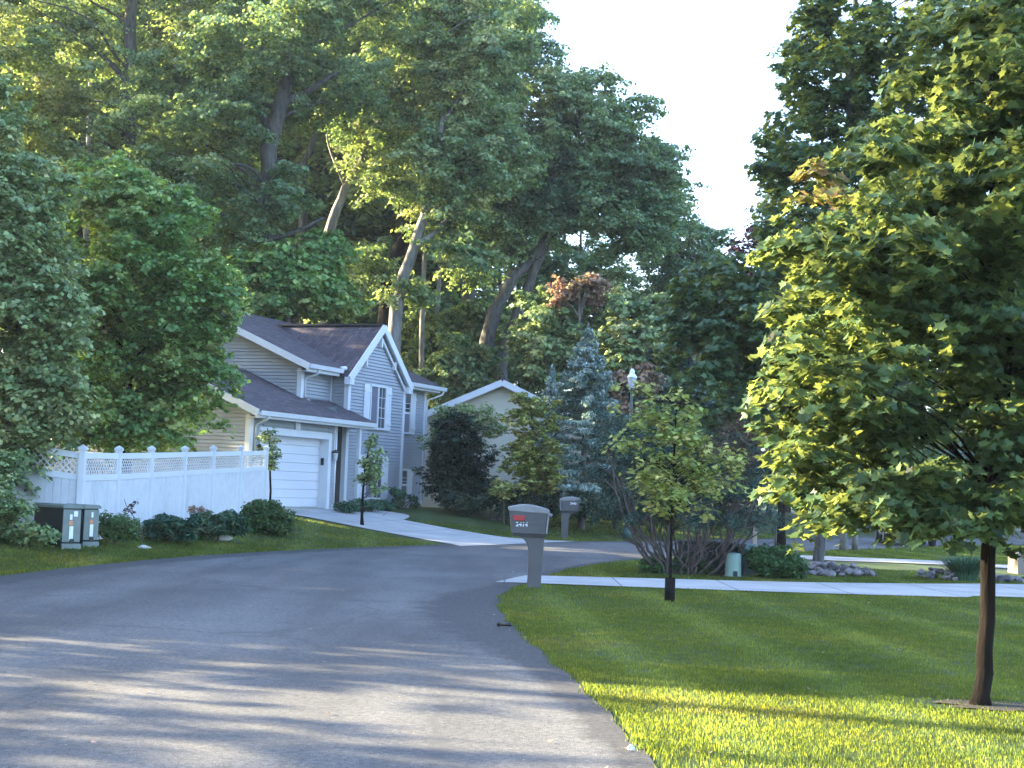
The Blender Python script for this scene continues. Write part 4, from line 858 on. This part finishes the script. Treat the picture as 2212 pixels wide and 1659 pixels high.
tree('maple_tree', 'grey-green tree at the left edge overhanging the left end of the fence', 'tree', [gnd(30, 30.5), pt(36, 1000, 30.5), pt(40, 700, 30.5), pt(30, 400, 30.5)], .16, .05,
     [E(60, 620, 120, 330, 30), E(-60, 500, 150, 340, 30.5), E(70, 880, 110, 130, 30), E(110, 760, 75, 180, 29.6), E(-40, 950, 140, 120, 30), E(150, 900, 50, 50, 29.6)], 380, .50, 170, .11, 'L_grey', 'bark', 302, sprays=7, nb=50, flat=.8, up=.5, tint0=.3, tvar=.25)
tree('wild_shrub', 'straggly green shrub at the left edge partly hiding the utility boxes', 'shrub', [gnd(20, 28.6), pt(22, 1120, 28.6), pt(24, 1040, 28.6)], .03, .012,
     [E(5, 1100, 60, 75, 28.2), E(-60, 1080, 90, 90, 28.4), E(80, 1156, 62, 20, 27.7), E(0, 1010, 45, 60, 28.6)], 110, .22, 90, .085, 'L_grey', 'bark', 303, nb=24, twig=.006, tint0=.2,
     tfun=lambda C, t, r: t+(r.random(len(t)) < .015)*.6)
# ---------------------------------------------------------------- shrubs along the fence
def shrub(name, label, px, Y, ells, n, clr, per, ls, mat, seed, tint0=.3, flat=.8, up=.6, nb=12, wmul=1., group=None, tfun=None, cat='shrub', tvar=.15):
    return tree(name, label, cat, [gnd(px, Y), pt(px, 1150, Y), pt(px, 1135, Y)], .03, .012, [E(*e) for e in ells], n, clr, per, ls, mat, 'bark', seed, group, nb, flat=flat, up=up, tint0=tint0, twig=.006, wmul=wmul, tfun=tfun, tvar=tvar)
shrub('round_shrub', 'bright green rounded shrub right of the utility boxes', 250, 30.4, [(250, 1138, 42, 28, 30.4), (232, 1148, 28, 18, 30.3), (272, 1144, 26, 22, 30.4)], 70, .13, 110, .055, 'L_box', 311, tint0=.5)
def spiky(C, t, r): return t
shrub('juniper_shrub', 'low spreading dark juniper left of the red-leaved sapling', 365, 32.5, [(365, 1146, 50, 18, 32.5), (340, 1138, 22, 14, 32.6), (392, 1148, 30, 14, 32.4), (365, 1130, 60, 10, 32.5)], 80, .15, 70, .17, 'L_juniper', 312, tint0=.3, tvar=.3, wmul=.28, up=.9, flat=.6)
shrub('juniper_shrub', 'wider spreading juniper touching the round clipped shrub', 472, 34.2, [(472, 1136, 46, 20, 34.2), (445, 1138, 26, 18, 34.1), (500, 1136, 28, 20, 34.3), (470, 1122, 55, 10, 34.2)], 85, .15, 75, .17, 'L_juniper', 313, tint0=.45, tvar=.3, wmul=.28, up=.9, flat=.6)
shrub('round_shrub', 'large dark round clipped shrub at the end of the white fence', 574, 37.5, [(574, 1124, 54, 36, 37.5), (560, 1118, 40, 28, 37.4), (600, 1130, 34, 28, 37.5), (545, 1138, 30, 18, 37.3)], 150, .17, 130, .065, 'L_box', 314, tint0=.15,
      tfun=lambda C, t, r: t+(r.random(len(t)) < .04)*.5)
shrub('red_leaf_plant', 'small plant with red-brown leaves between the junipers against the fence', 432, 34.9, [(430, 1102, 22, 9, 34.9), (438, 1114, 14, 12, 34.9)], 15, .09, 16, .075, 'L_rust', 315, tint0=.5, nb=15)
o = tree('bare_weed', 'thin bare weed with a few small purple leaves in front of the fence', 'plant', [gnd(318, 31.4), pt(300, 1135, 31.4), pt(276, 1098, 31.4), pt(268, 1078, 31.4)], .010, .005, [E(282, 1095, 20, 14, 31.4)], 9, .05, 8, .055, 'L_purple', 'twig', 316, None, 9, twig=.004, tint0=.6)
shrub('low_shrub', 'low dark shrubbery against the foot of the grey house beside the porch', 760, 47.6, [(745, 1095, 28, 9, 47.0), (790, 1092, 32, 10, 48.5), (830, 1090, 22, 9, 50)], 60, .16, 70, .07, 'L_juniper', 317, tint0=.3)
shrub('tall_weeds', 'tall leafy stems against the right corner of the grey house', 862, 52, [(860, 1074, 14, 18, 52), (850, 1062, 8, 10, 52), (893, 1082, 10, 14, 53.5)], 22, .14, 40, .11, 'L_juniper', 318, tint0=.6)

# saplings near the garage
tree('sapling', 'slim young tree standing in the grass in front of the grey house windows', 'tree', [(*at(782, 1142, 43.5).xy[:], h1(at(782, 1142, 43.5).x, 43.5)-.02), pt(784, 1060, 43.5), pt(794, 985, 43.5), pt(803, 950, 43.5)], .045, .012,
     [E(802, 1000, 30, 40, 43.5), E(790, 1030, 26, 18, 43.5), E(815, 1055, 18, 14, 43.5), E(775, 1042, 12, 10, 43.5), E(804, 958, 10, 16, 43.5)], 40, .19, 24, .11, 'L_grey', 'bark_dark', 321, None, 22, twig=.007, tint0=.15)
tree('sapling', 'young tree rising behind the end of the white fence before the garage door', 'tree', [gnd(582, 43.4), pt(584, 1060, 43.4), pt(583, 980, 43.4), pt(578, 925, 43.4)], .04, .012,
     [E(578, 965, 22, 40, 43.4), E(590, 985, 22, 30, 43.4), E(560, 990, 14, 18, 43.4), E(588, 1010, 12, 14, 43.4)], 34, .17, 28, .10, 'L_grey', 'bark_dark', 322, None, 20, twig=.007, tint0=.3,
     tfun=lambda C, t, r: t+(r.random(len(t)) < .1)*.5)

# ---------------------------------------------------------------- trees beyond the road
def conifer(name, label, px, topy, basey, Y, Rb, seed, mat, ls=.15, whorl=.25, leader=None, narrow=1.):
    rng = np.random.default_rng(seed); x, y, z0 = gnd(px, Y); zt = at(px, topy, Y).z; zb = at(px, basey, Y).z; root = empty(name, (x, y, z0), 0, label, 'tree')
    mb = MB().tube([(x, y, z0-.1), (x, y, (z0+zt)/2), (x, y, zt)], [.14, .08, .015], 8); C = []; NR = []; S = []; T = []
    if leader: mb.tube([(x, y, zt-.1), (x, y, zt+leader)], [.035, .02], 6)
    z = zb
    while z < zt-.05:
        f = (zt-z)/(zt-zb); R = Rb*(f**.85)*(.92+.16*rng.random()); nbr = int(5+9*f)
        for k in range(nbr):
            a = rng.random()*2*pi; L = R*(.72+.4*rng.random()); rise = .22*L*(1-.2*f)
            n = max(8, int(L/.035)); t = rng.random(n)**.6; droop = rise*t-.34*L*t**2+.16*L*t**4
            cx = x+cos(a)*L*t; cy = y+sin(a)*L*t; cz = z+droop; wd = .05+.20*L*t*(1-t)*1.6
            for rep in range(8):
                off = rng.normal(size=n)*wd*.55; C.append(np.stack([cx-sin(a)*off, cy+cos(a)*off, cz-np.abs(off)*.25+rng.normal(size=n)*.035], 1))
                nn_ = np.stack([cos(a)*.5+rng.normal(size=n)*.5, sin(a)*.5+rng.normal(size=n)*.5, .5+rng.normal(size=n)*.5], 1); NR.append(nn_); S.append(ls*(.6+.7*rng.random(n)))
                T.append(.10+.7*(t > .78)*rng.random(n)+.25*rng.random(n)+.12*rng.normal())
            if rng.random() < .5: mb.tube([(x, y, z), (x+cos(a)*L*.5, y+sin(a)*L*.5, z+rise*.5-.085*L), (x+cos(a)*L*.85, y+sin(a)*L*.85, z+rise*.85-.16*L)], [.02, .014, .006], 4, False)
        z += whorl*(.6+.8*rng.random())*(.6+.6*f)
    mb.build('trunk', M['bark_pale' if leader else 'bark'], root, True, off=(x, y, z0))
    me = leaf_mesh('crown', np.concatenate(C)-np.array([x, y, z0]), np.concatenate(NR), np.concatenate(S), np.concatenate(T), rng, wmul=.34); link('crown', me, M[mat], root); return root
conifer('blue_spruce', 'tall conical blue spruce with a bare pale leader, right of the cream house', 1257, 705, 1085, 52, 2.6, 401, 'L_spruce', leader=.12)
conifer('blue_spruce', 'second bluish spruce standing half hidden behind the left side of the tall one', 1182, 790, 1080, 56, 1.2, 402, 'L_spruce')
conifer('cypress_tree', 'narrow dark columnar conifer just right of the lamp head', 1388, 752, 1080, 57, .38, 403, 'L_pine', ls=.11)
tree('yew_tree', 'dark dense rounded yew in front of the cream house', 'tree', [gnd(990, 53), pt(992, 1000, 53), pt(994, 930, 53)], .12, .04, [E(990, 990, 60, 85, 53), E(955, 1020, 45, 70, 53), E(1030, 1020, 48, 70, 53), E(985, 920, 40, 35, 53), E(1000, 1060, 75, 30, 52.6)], 190, .36, 190, .09, 'L_dark', 'bark_dark', 411, sprays=7, nb=30, tint0=.2, flat=.9)
tree('variegated_shrub', 'pale silvery-leaved shrub against the cream gable above the dark yew', 'shrub', [gnd(1010, 55), pt(1010, 960, 55), pt(1012, 900, 55)], .05, .02, [E(1010, 900, 70, 40, 55), E(945, 960, 40, 45, 55), E(1060, 930, 40, 50, 55)], 60, .28, 70, .11, 'L_grey', 'bark', 412, nb=24, tint0=.35)
tree('small_tree', 'yellow-green small tree between the dark yew and the blue spruce', 'tree', [gnd(1150, 50.5), pt(1150, 1000, 50.5), pt(1148, 880, 50.5)], .07, .02, [E(1130, 900, 50, 50, 50.5), E(1160, 970, 58, 60, 50.5), E(1125, 1000, 45, 60, 50.5), E(1165, 1040, 55, 35, 50.3), E(1120, 860, 26, 26, 50.5), E(1190, 900, 28, 40, 50.5)], 150, .32, 100, .10, 'L_sap', 'bark', 413, sprays=6, nb=40, tint0=.45, tvar=.15)
shrub('low_shrub', 'low dark green hedge under the yew and the small yellow-green tree', 1060, 51, [(1010, 1085, 60, 18, 51), (1100, 1080, 60, 22, 50.8), (1180, 1085, 60, 25, 50.6), (1280, 1085, 70, 35, 50.8)], 130, .26, 90, .10, 'L_dark', 414, tint0=.5)
tree('weigela_bush', 'dark green bush with bright yellow leaf patches beside the yew', 'shrub', [gnd(1090, 50), pt(1088, 1060, 50), pt(1087, 1040, 50)], .03, .01, [E(1082, 1058, 28, 26, 50)], 16, .2, 30, .12, 'L_sap', 'bark', 415, nb=6, tint0=.6)
oak('pine-like dark tree filling the space behind the lamp post', [(1330,), (1332, 1000), (1333, 900)], 56, .1, .04, [(1330, 960, 70, 120), (1400, 940, 90, 140), (1480, 900, 80, 130), (1560, 960, 80, 130)], 150, 416, clr=.55, ls=.15, per=130, mat='L_pine', tint0=.35, group=None, name='pine_tree')
oak('rusty-orange leaved small tree behind the lamp lantern', [(1330,), (1332, 900), (1335, 850)], 54, .06, .03, [(1325, 835, 32, 34), (1395, 830, 28, 40), (1350, 880, 50, 22)], 30, 417, clr=.4, ls=.14, per=70, mat='L_rust', tint0=.25, group=None, name='small_tree')
tree('purple_maple', 'dark purple-leaved tree glimpsed between the two big maples', 'tree', [gnd(1690, 43), pt(1690, 900, 43), pt(1680, 700, 43)], .12, .04, [E(1560, 740, 80, 70, 43), E(1660, 620, 120, 130, 43), E(1780, 560, 110, 80, 43)], 130, .5, 110, .14, 'L_purple', 'bark_dark', 418, nb=30, tint0=.25)
conifer('spruce_tree', 'pale spruce seen in the gap behind the near maple trunks', 2075, 880, 1080, 56, 1.2, 419, 'L_spruce')

# ---------------------------------------------------------------- brown multi-stemmed bush
def brown_bush():
    rng = np.random.default_rng(501); x0, y0 = place(1480, 29.9); z0 = h1(x0, y0); root = empty('leggy_pine_bush', (x0, y0, z0), 0, 'big leggy bush of bare brown stems under a dark needled top, behind the lawn sapling', 'bush')
    mb = MB(); tips = []
    for i in range(34):
        a = rng.random()*2*pi; lean = rng.uniform(.15, 1.05); bx = x0+cos(a)*.45*rng.random()*1.6; by = y0+sin(a)*.30; H = rng.uniform(1.3, 2.6)
        dx = cos(a)*lean*H*.62; dy = sin(a)*lean*H*.5; P = [Vector((bx, by, z0-.03)), Vector((bx+dx*.35, by+dy*.35, z0+H*.18)), Vector((bx+dx*.7, by+dy*.7, z0+H*.5)), Vector((bx+dx, by+dy, z0+H))]
        P = wiggle(P, .03, 4); n = len(P); r = rng.uniform(.018, .042); mb.tube(P, [r*(1-.75*k/(n-1)) for k in range(n)], 6, False)
        tips.append(P[-1]); 
        for j in range(5):
            q = P[rng.integers(n//3, n)]; e = q+Vector((rng.normal()*.3+cos(a)*.2, rng.normal()*.25, abs(rng.normal())*.3+.1)); mid = q.lerp(e, .5)+Vector((0, 0, .04)); mb.tube([q, mid, e], [r*.35, r*.25, .004], 4, False); tips.append(e)
    mb.build('stems', M['twig'], root, True, off=(x0, y0, z0))
    c = np.array([tuple(t) for t in tips if t.z > z0+.95]); cen = np.concatenate([c, clump_centres(rng, [E(1350, 1030, 70, 100, 30.2), E(1310, 1080, 45, 50, 30.2), E(1400, 970, 70, 70, 30.3), E(1340, 940, 40, 50, 30.3), E(1450, 1000, 70, 90, 30.5)], 170)])
    C, nr, s, t = foliage(rng, cen, .20, 100, .085, .8, .4, .25, .15); me = leaf_mesh('foliage', C-np.array([x0, y0, z0]), nr, s, t, rng, wmul=.3); link('foliage', me, M['L_pine'], root)
    cen = clump_centres(rng, [E(1590, 1010, 65, 120, 30.2), E(1540, 1080, 90, 65, 30.2), E(1460, 1090, 80, 50, 30.4), E(1600, 930, 50, 60, 30.3)], 130); C, nr, s, t = foliage(rng, cen, .22, 60, .07, .8, .4, .3, .2)
    me = leaf_mesh('dead_foliage', C-np.array([x0, y0, z0]), nr, s, t, rng, wmul=.28); link('dead_foliage', me, M['L_brown'], root)
brown_bush()
shrub('round_shrub', 'rounded dark green shrub left of the field stone heap', 1676, 29.6, [(1676, 1216, 50, 32, 29.6), (1650, 1210, 34, 26, 29.6), (1705, 1224, 30, 24, 29.6)], 120, .14, 120, .06, 'L_box', 511, tint0=.1)
shrub('low_shrub', 'small dark shrub among the bases of the bare brown stems', 1445, 29.6, [(1420, 1222, 40, 22, 29.9), (1490, 1225, 40, 20, 30.1)], 40, .14, 80, .06, 'L_box', 512, tint0=.1)
# ornamental grass
def blades(name, label, x0, y0, n, hgt_, spread, wd, seed, mat, cat='grass'):
    rng = np.random.default_rng(seed); V = []; Fc = []; z0 = h1(x0, y0)
    for i in range(n):
        a = rng.random()*2*pi; b = rng.random()**.5*spread*.35; L = hgt_*(.6+.5*rng.random()); out = spread*(.3+.8*rng.random()); k = len(V); bx, by = cos(a)*b, sin(a)*b
        for t in (0, .35, .7, 1): 
            px_ = bx+cos(a)*out*t**1.6; py_ = by+sin(a)*out*t**1.6; pz = L*(t-.35*t**3); ww = wd*(1-t*.9); V += [(px_-sin(a)*ww, py_+cos(a)*ww, pz), (px_+sin(a)*ww, py_-cos(a)*ww, pz)]
        Fc += [(k, k+1, k+3, k+2), (k+2, k+3, k+5, k+4), (k+4, k+5, k+7, k+6)]
    me = bpy.data.meshes.new(name); me.from_pydata(V, [], Fc); at_ = me.attributes.new('tint', 'FLOAT', 'POINT'); at_.data.foreach_set('value', np.repeat(rng.random(n)*.6+.1, 8).astype(np.float32))
    o = link(name, me, M[mat]); o.location = (x0, y0, z0); return tag(o, label, cat)
x, y = place(2085, 31.3); blades('ornamental_grass', 'clump of blue-green arching ornamental grass left of the near maple trunk', x, y, 900, .75, .62, .011, 521, 'L_juniper', 'ornamental grass')

# ---------------------------------------------------------------- lawn sapling with black guard
B0 = Vector((2.37, 22.15, h1(2.37, 22.15)))
def sap_t(C, t, r): return t+.42*np.clip((1.75-C[:, 0])/.5, 0, 1)*np.clip((C[:, 2]-2.0)/.8, 0, 1)+.2*np.clip((C[:, 0]-3.1)/.4, 0, 1)
sp = tree('sapling', 'young lawn tree with yellow-green leaves turning orange and a black guard round its trunk', 'tree', [B0, pt(1449, 1200, 22.15), pt(1452, 1100, 22.15), pt(1456, 980, 22.15), pt(1462, 870, 22.15)], .026, .009,
     [E(1465, 940, 75, 70, 22.15), E(1460, 1060, 110, 70, 22.15), E(1520, 990, 70, 70, 22.15), E(1400, 895, 48, 40, 22.15), E(1326, 862, 22, 32, 22.1), E(1390, 850, 16, 26, 22.1), E(1350, 960, 38, 40, 22.1), E(1400, 1010, 55, 45, 22.15), E(1590, 1020, 35, 45, 22.2), E(1470, 870, 22, 28, 22.15)], 150, .18, 20, .078, 'L_sap', 'bark_dark', 531, None, 80, lob=True, twig=.005, flat=.6, up=.9, tint0=.36, tfun=sap_t, base_flare=1.1, r_limb=.3)
mb = MB(); mb.lathe([(.075, -.02), (.075, .34), (.068, .34), (.068, .0)], 14); mb.build('trunk_guard', M['trunkguard'], sp, True)

# ---------------------------------------------------------------- mid-distance maple
def mid_t(C, t, r): return t
MT = Vector((mt.x, mt.y, h1(mt.x, mt.y)))
tree('maple_tree', 'tall dark maple with a straight trunk rising from a heap of field stones', 'tree', [tuple(MT), pt(1772, 1150, 33.6), pt(1778, 1000, 33.6), pt(1800, 700, 33.6), pt(1830, 300, 33.6), pt(1850, -50, 33.6)], .135, .05,
     [(6.9, 33.6, 5.3, 3.7, 3.2, 2.3), (8.3, 33.6, 8.6, 3.4, 3., 3.0), (9.0, 33.6, 11.6, 3.7, 3., 2.8), (4.7, 33.2, 5.4, 1.1, 1.2, 1.6), (6.4, 33.0, 9.2, 1.1, 1.2, 1.0), (10.5, 33.6, 6.0, 3.0, 2.6, 3.4), E(1570, 740, 120, 170, 33.2, 1.5), E(1560, 640, 90, 80, 33.4, 1.2), E(1750, 330, 130, 90, 33.4, 1.4), E(1780, 130, 130, 150, 33.6, 1.6), E(1760, 480, 140, 110, 33.4, 1.5), E(1530, 830, 95, 80, 33.0, 1.2), E(1600, 900, 110, 45, 33.0, 1.2), E(1500, 700, 60, 90, 33.0, 1.)], 950, .50, 78, .145, 'L_maple2', 'bark', 601, sprays=6, nb=90, lob=True, flat=.8, up=.7, tint0=.12, tvar=.1, r_limb=.5)
x, y = place(1824, 47); tree('small_tree', 'tree with two thin trunks farther away right of the mid-distance maple trunk', 'tree', [(x, y, h1(x, y)-.1), (x+.02, y, 2), (x+.1, y, 4)], .12, .06, [(x+.3, y, 4.6, 2.0, 2., 1.8)], 60, .5, 90, .16, 'L_maple', 'bark_pale', 602, None, 14, tint0=.2,
     extra=[([(x+.38, y+.2, 0), (x+.42, y+.2, 1.6), (x+.5, y+.2, 3.6)], .10, .05)])

# ---------------------------------------------------------------- near maple
YN = 12.1
def near_t(C, t, r):
    o = at(1770, 395, 11.6); d = ((C[:, 0]-o.x)/.30)**2+((C[:, 2]-o.z)/.28)**2
    return np.where(d*(.5+r.random(len(t))) < .8, .6+.4*r.random(len(t)), t)
rngN = np.random.default_rng(701)
ellN = [E(1900, 1062, 205, 85, 11.8, 1.1), E(1820, 880, 170, 130, 11.9, 1.2), E(1940, 650, 260, 180, 12, 1.5), E(2100, 430, 280, 200, 12.2, 1.5), E(2260, 880, 250, 260, 12.2, 1.4),
        E(2200, 170, 260, 170, 12.4, 1.3), E(1775, 560, 75, 85, 11.9, .6), E(2160, 1098, 170, 50, 11.7, 1.0), E(1715, 1000, 50, 50, 11.7, .4), E(1720, 770, 50, 70, 11.8, .5), E(1970, 1112, 170, 36, 11.5, .8), E(1780, 1100, 80, 30, 11.6, .5)]
cenN = clump_centres(rngN, ellN, 640)
cenN = np.concatenate([cenN, [[*at(1770, 385, 11.6)], [*at(1805, 410, 11.6)], [*at(1740, 430, 11.6)]]])
tree('maple_tree', 'largest, nearest maple, its dark leaning trunk at the right of the lawn', 'tree', [(3.72, 12.05, -.03), pt(2128, 1400, YN), pt(2136, 1200, YN), pt(2144, 1000, YN), pt(2150, 800, YN), pt(2150, 500, YN), pt(2140, 200, YN), pt(2120, -200, YN)], .068, .028,
     ellN, 0, .34, 80, .088, 'L_maple', 'bark_dark', 702, nb=70, sprays=5, zmin=1.5, lob=True, flat=.62, up=.6, tint0=.18, tvar=.12, tfun=near_t, cen=cenN, twig=.005, base_flare=1.5, seg=14, r_limb=.3,
     extra=[([pt(2136, 1190, YN), pt(2160, 1050, YN+.05), pt(2172, 900, YN+.1), pt(2185, 650, YN+.1), pt(2210, 300, YN+.1)], .05, .02)])

# ---------------------------------------------------------------- grass blades
def lawn(name, label, regions, seed):
    rng = np.random.default_rng(seed); P = []; S = []
    for x0, x1, y0, y1, dens, h, excl in regions:
        n = int((x1-x0)*(y1-y0)*dens); x = x0+(x1-x0)*rng.random(n); y = y0+(y1-y0)*rng.random(n)
        keep = np.ones(n, bool)
        # inside the view only
        keep &= ((np.abs(x)/np.maximum(y, .1) < .352) & (y > 7.5)) | (rng.random(n) < .30)
        yy = np.array([p.y for p in RC]); xx = np.array([p.x for p in RC]); o_ = np.argsort(yy); xr = np.interp(y, yy[o_], xx[o_])
        ya = np.array([p.y for p in LC]); xa = np.array([p.x for p in LC]); o2 = np.argsort(ya); xl = np.interp(y, ya[o2], xa[o2])
        edge = .03*np.sin(y*3.1)+.02*np.sin(y*7.7+1)+.03*rng.normal(size=n)
        keep &= (x > xr+.02+edge) | (x < xl-.02+edge)
        for f in excl: keep &= ~f(x, y)
        keep &= ~((((x-3.86)/.66)**2+((y-12.02)/.36)**2 < 1) & (rng.random(n) < .85))
        keep &= ~((np.sin(x*5.1+y*1.3)*np.sin(y*4.3-x*2.2) > .72) & (rng.random(n) < .5))
        x, y = x[keep], y[keep]; pn = np.sin(x*1.7+y*.6)*np.cos(y*1.3-x*.4); hh = h*(.55+.5*rng.random(len(x)))*(1+.18*pn)
        d_e = np.minimum(np.abs(x-xr[keep]), np.abs(x-xl[keep])); hh *= 1+.6*np.exp(-(d_e/.16)**2)
        P.append(np.stack([x, y], 1)); S.append(np.stack([hh, np.full(len(x), .0028)*np.clip(y/11, .8, 5)], 1))
    P = np.concatenate(P); S = np.concatenate(S); n = len(P); z = hgt(P[:, 0], P[:, 1]); a = rng.random(n)*2*pi; ln = .45*rng.random(n)
    h = S[:, 0]; w_ = S[:, 1]; dx, dy = np.cos(a), np.sin(a); b = rng.random(n)*2*pi
    V = np.empty((n, 4, 3), np.float32)
    V[:, 0] = np.stack([P[:, 0]-dy*w_, P[:, 1]+dx*w_, z-.005], 1); V[:, 1] = np.stack([P[:, 0]+dy*w_, P[:, 1]-dx*w_, z-.005], 1)
    V[:, 2] = np.stack([P[:, 0]+dy*w_*.7+np.cos(b)*ln*h*.35, P[:, 1]-dx*w_*.7+np.sin(b)*ln*h*.35, z+h*.6], 1)
    V[:, 3] = np.stack([P[:, 0]+np.cos(b)*ln*h, P[:, 1]+np.sin(b)*ln*h, z+h*(1-.3*ln)], 1)
    k = np.arange(n)[:, None]*4; loops = (k+np.array([[0, 1, 2, 3]])).ravel().astype(np.int32); me = bpy.data.meshes.new(name)
    me.vertices.add(n*4); me.vertices.foreach_set('co', V.ravel()); me.loops.add(n*4); me.loops.foreach_set('vertex_index', loops); me.polygons.add(n); me.polygons.foreach_set('loop_start', (np.arange(n)*4).astype(np.int32)); me.update(calc_edges=True)
    return tag(link(name, me, M['grass']), label, 'grass', kind='stuff')
def poly_ex(A, B, n=40):
    A = resample(A, n); B = resample(B, n)
    ax, ay = np.array([p.x for p in A]), np.array([p.y for p in A]); bx, by = np.array([p.x for p in B]), np.array([p.y for p in B])
    return lambda x, y: (y > np.interp(x, ax, ay)+.03) & (y < np.interp(x, bx, by)-.03) & (x > ax[0]-.3)
ex1 = poly_ex([(-.15,24.85),(.6,24.95),(2.5,25.0),(5.2,25.2),(7.6,25.6),(8.4,26.2),(14,26.2)], [(.35,27.0),(.85,27.2),(2.6,27.6),(5.2,28.2),(7.8,29.3),(10.3,30.6),(16,32)])
ex2 = poly_ex([(4.7,39.3),(8,38.9),(11.5,38.9),(13.8,37.6),(24,37.4)], [(6.3,41.6),(8.6,41.4),(11.5,41.4),(14,40.2),(24,40)])
def ex3(x, y):
    dx, dy = x-HB.x, y-HB.y; a = cos(TH)*dx+sin(TH)*dy; n = sin(TH)*dx-cos(TH)*dy; return (a > -4.5-np.clip((n-4.5)*.6, 0, 2)) & (a < .35) & (n > -12) | ((a > -5) & (a < 9.3) & (n < .2) & (n > -10)) | ((a > .2) & (a < 2) & (n < 2.7) & (n > -.5))
ex = [ex1, ex2, ex3]
lawn('grass', 'short mown lawn grass on both sides of the road, longer along the road edge', [(.5, 10, 3.5, 7.5, 2600, .034, ex), (6, 13, 7.5, 14, 2600, .034, ex), (-14, -6, 8, 20, 900, .045, ex), (9, 16, 14, 20, 1800, .032, ex), (11, 18, 20, 32, 1000, .036, ex), (-.5, 6, 7.5, 14, 4200, .034, ex), (-.5, 9, 14, 20, 2600, .032, ex), (-.5, 11, 20, 32, 1200, .036, ex), (-13, -5, 20, 34, 1000, .05, ex), (-12, 17, 32, 48, 450, .045, ex), (0, 20, 48, 62, 160, .06, ex)], 801)
# tiny fallen leaves and twigs on the asphalt and lawn
def litter(n, seed):
    rng = np.random.default_rng(seed); y = 8.6+22*rng.random(n)**1.5; x = (-.33+.66*rng.random(n))*y; z = hgt(x, y)+.024+.02*(x > 1); C = np.stack([x, y, z], 1)
    nr = rng.normal(size=(n, 3))*.25; nr[:, 2] = 1; s = .015+.025*rng.random(n)**2; me = leaf_mesh('fallen_leaves', C, nr, s, .2+.6*rng.random(n), rng, True); return tag(link('fallen_leaves', me, M['L_rust']), 'small fallen leaves scattered over the asphalt and lawn', 'leaves', kind='stuff')
litter(150, 811)

# ---------------------------------------------------------------- air
hz = MB(); hz.box(-150, 150, -60, 220, -3, 60); ho = hz.build('haze', None); tag(ho, kind='stuff', label='thin pale morning haze', cat='haze')
hm = bpy.data.materials.new('haze'); hm.use_nodes = True; hn = hm.node_tree; hn.nodes.remove(hn.nodes['Principled BSDF'])
pv = hn.nodes.new('ShaderNodeVolumePrincipled'); pv.inputs['Color'].default_value = (.85, .92, 1, 1); pv.inputs['Density'].default_value = .0003; pv.inputs['Anisotropy'].default_value = .35
hn.links.new(pv.outputs[0], hn.nodes['Material Output'].inputs['Volume']); ho.data.materials.append(hm)
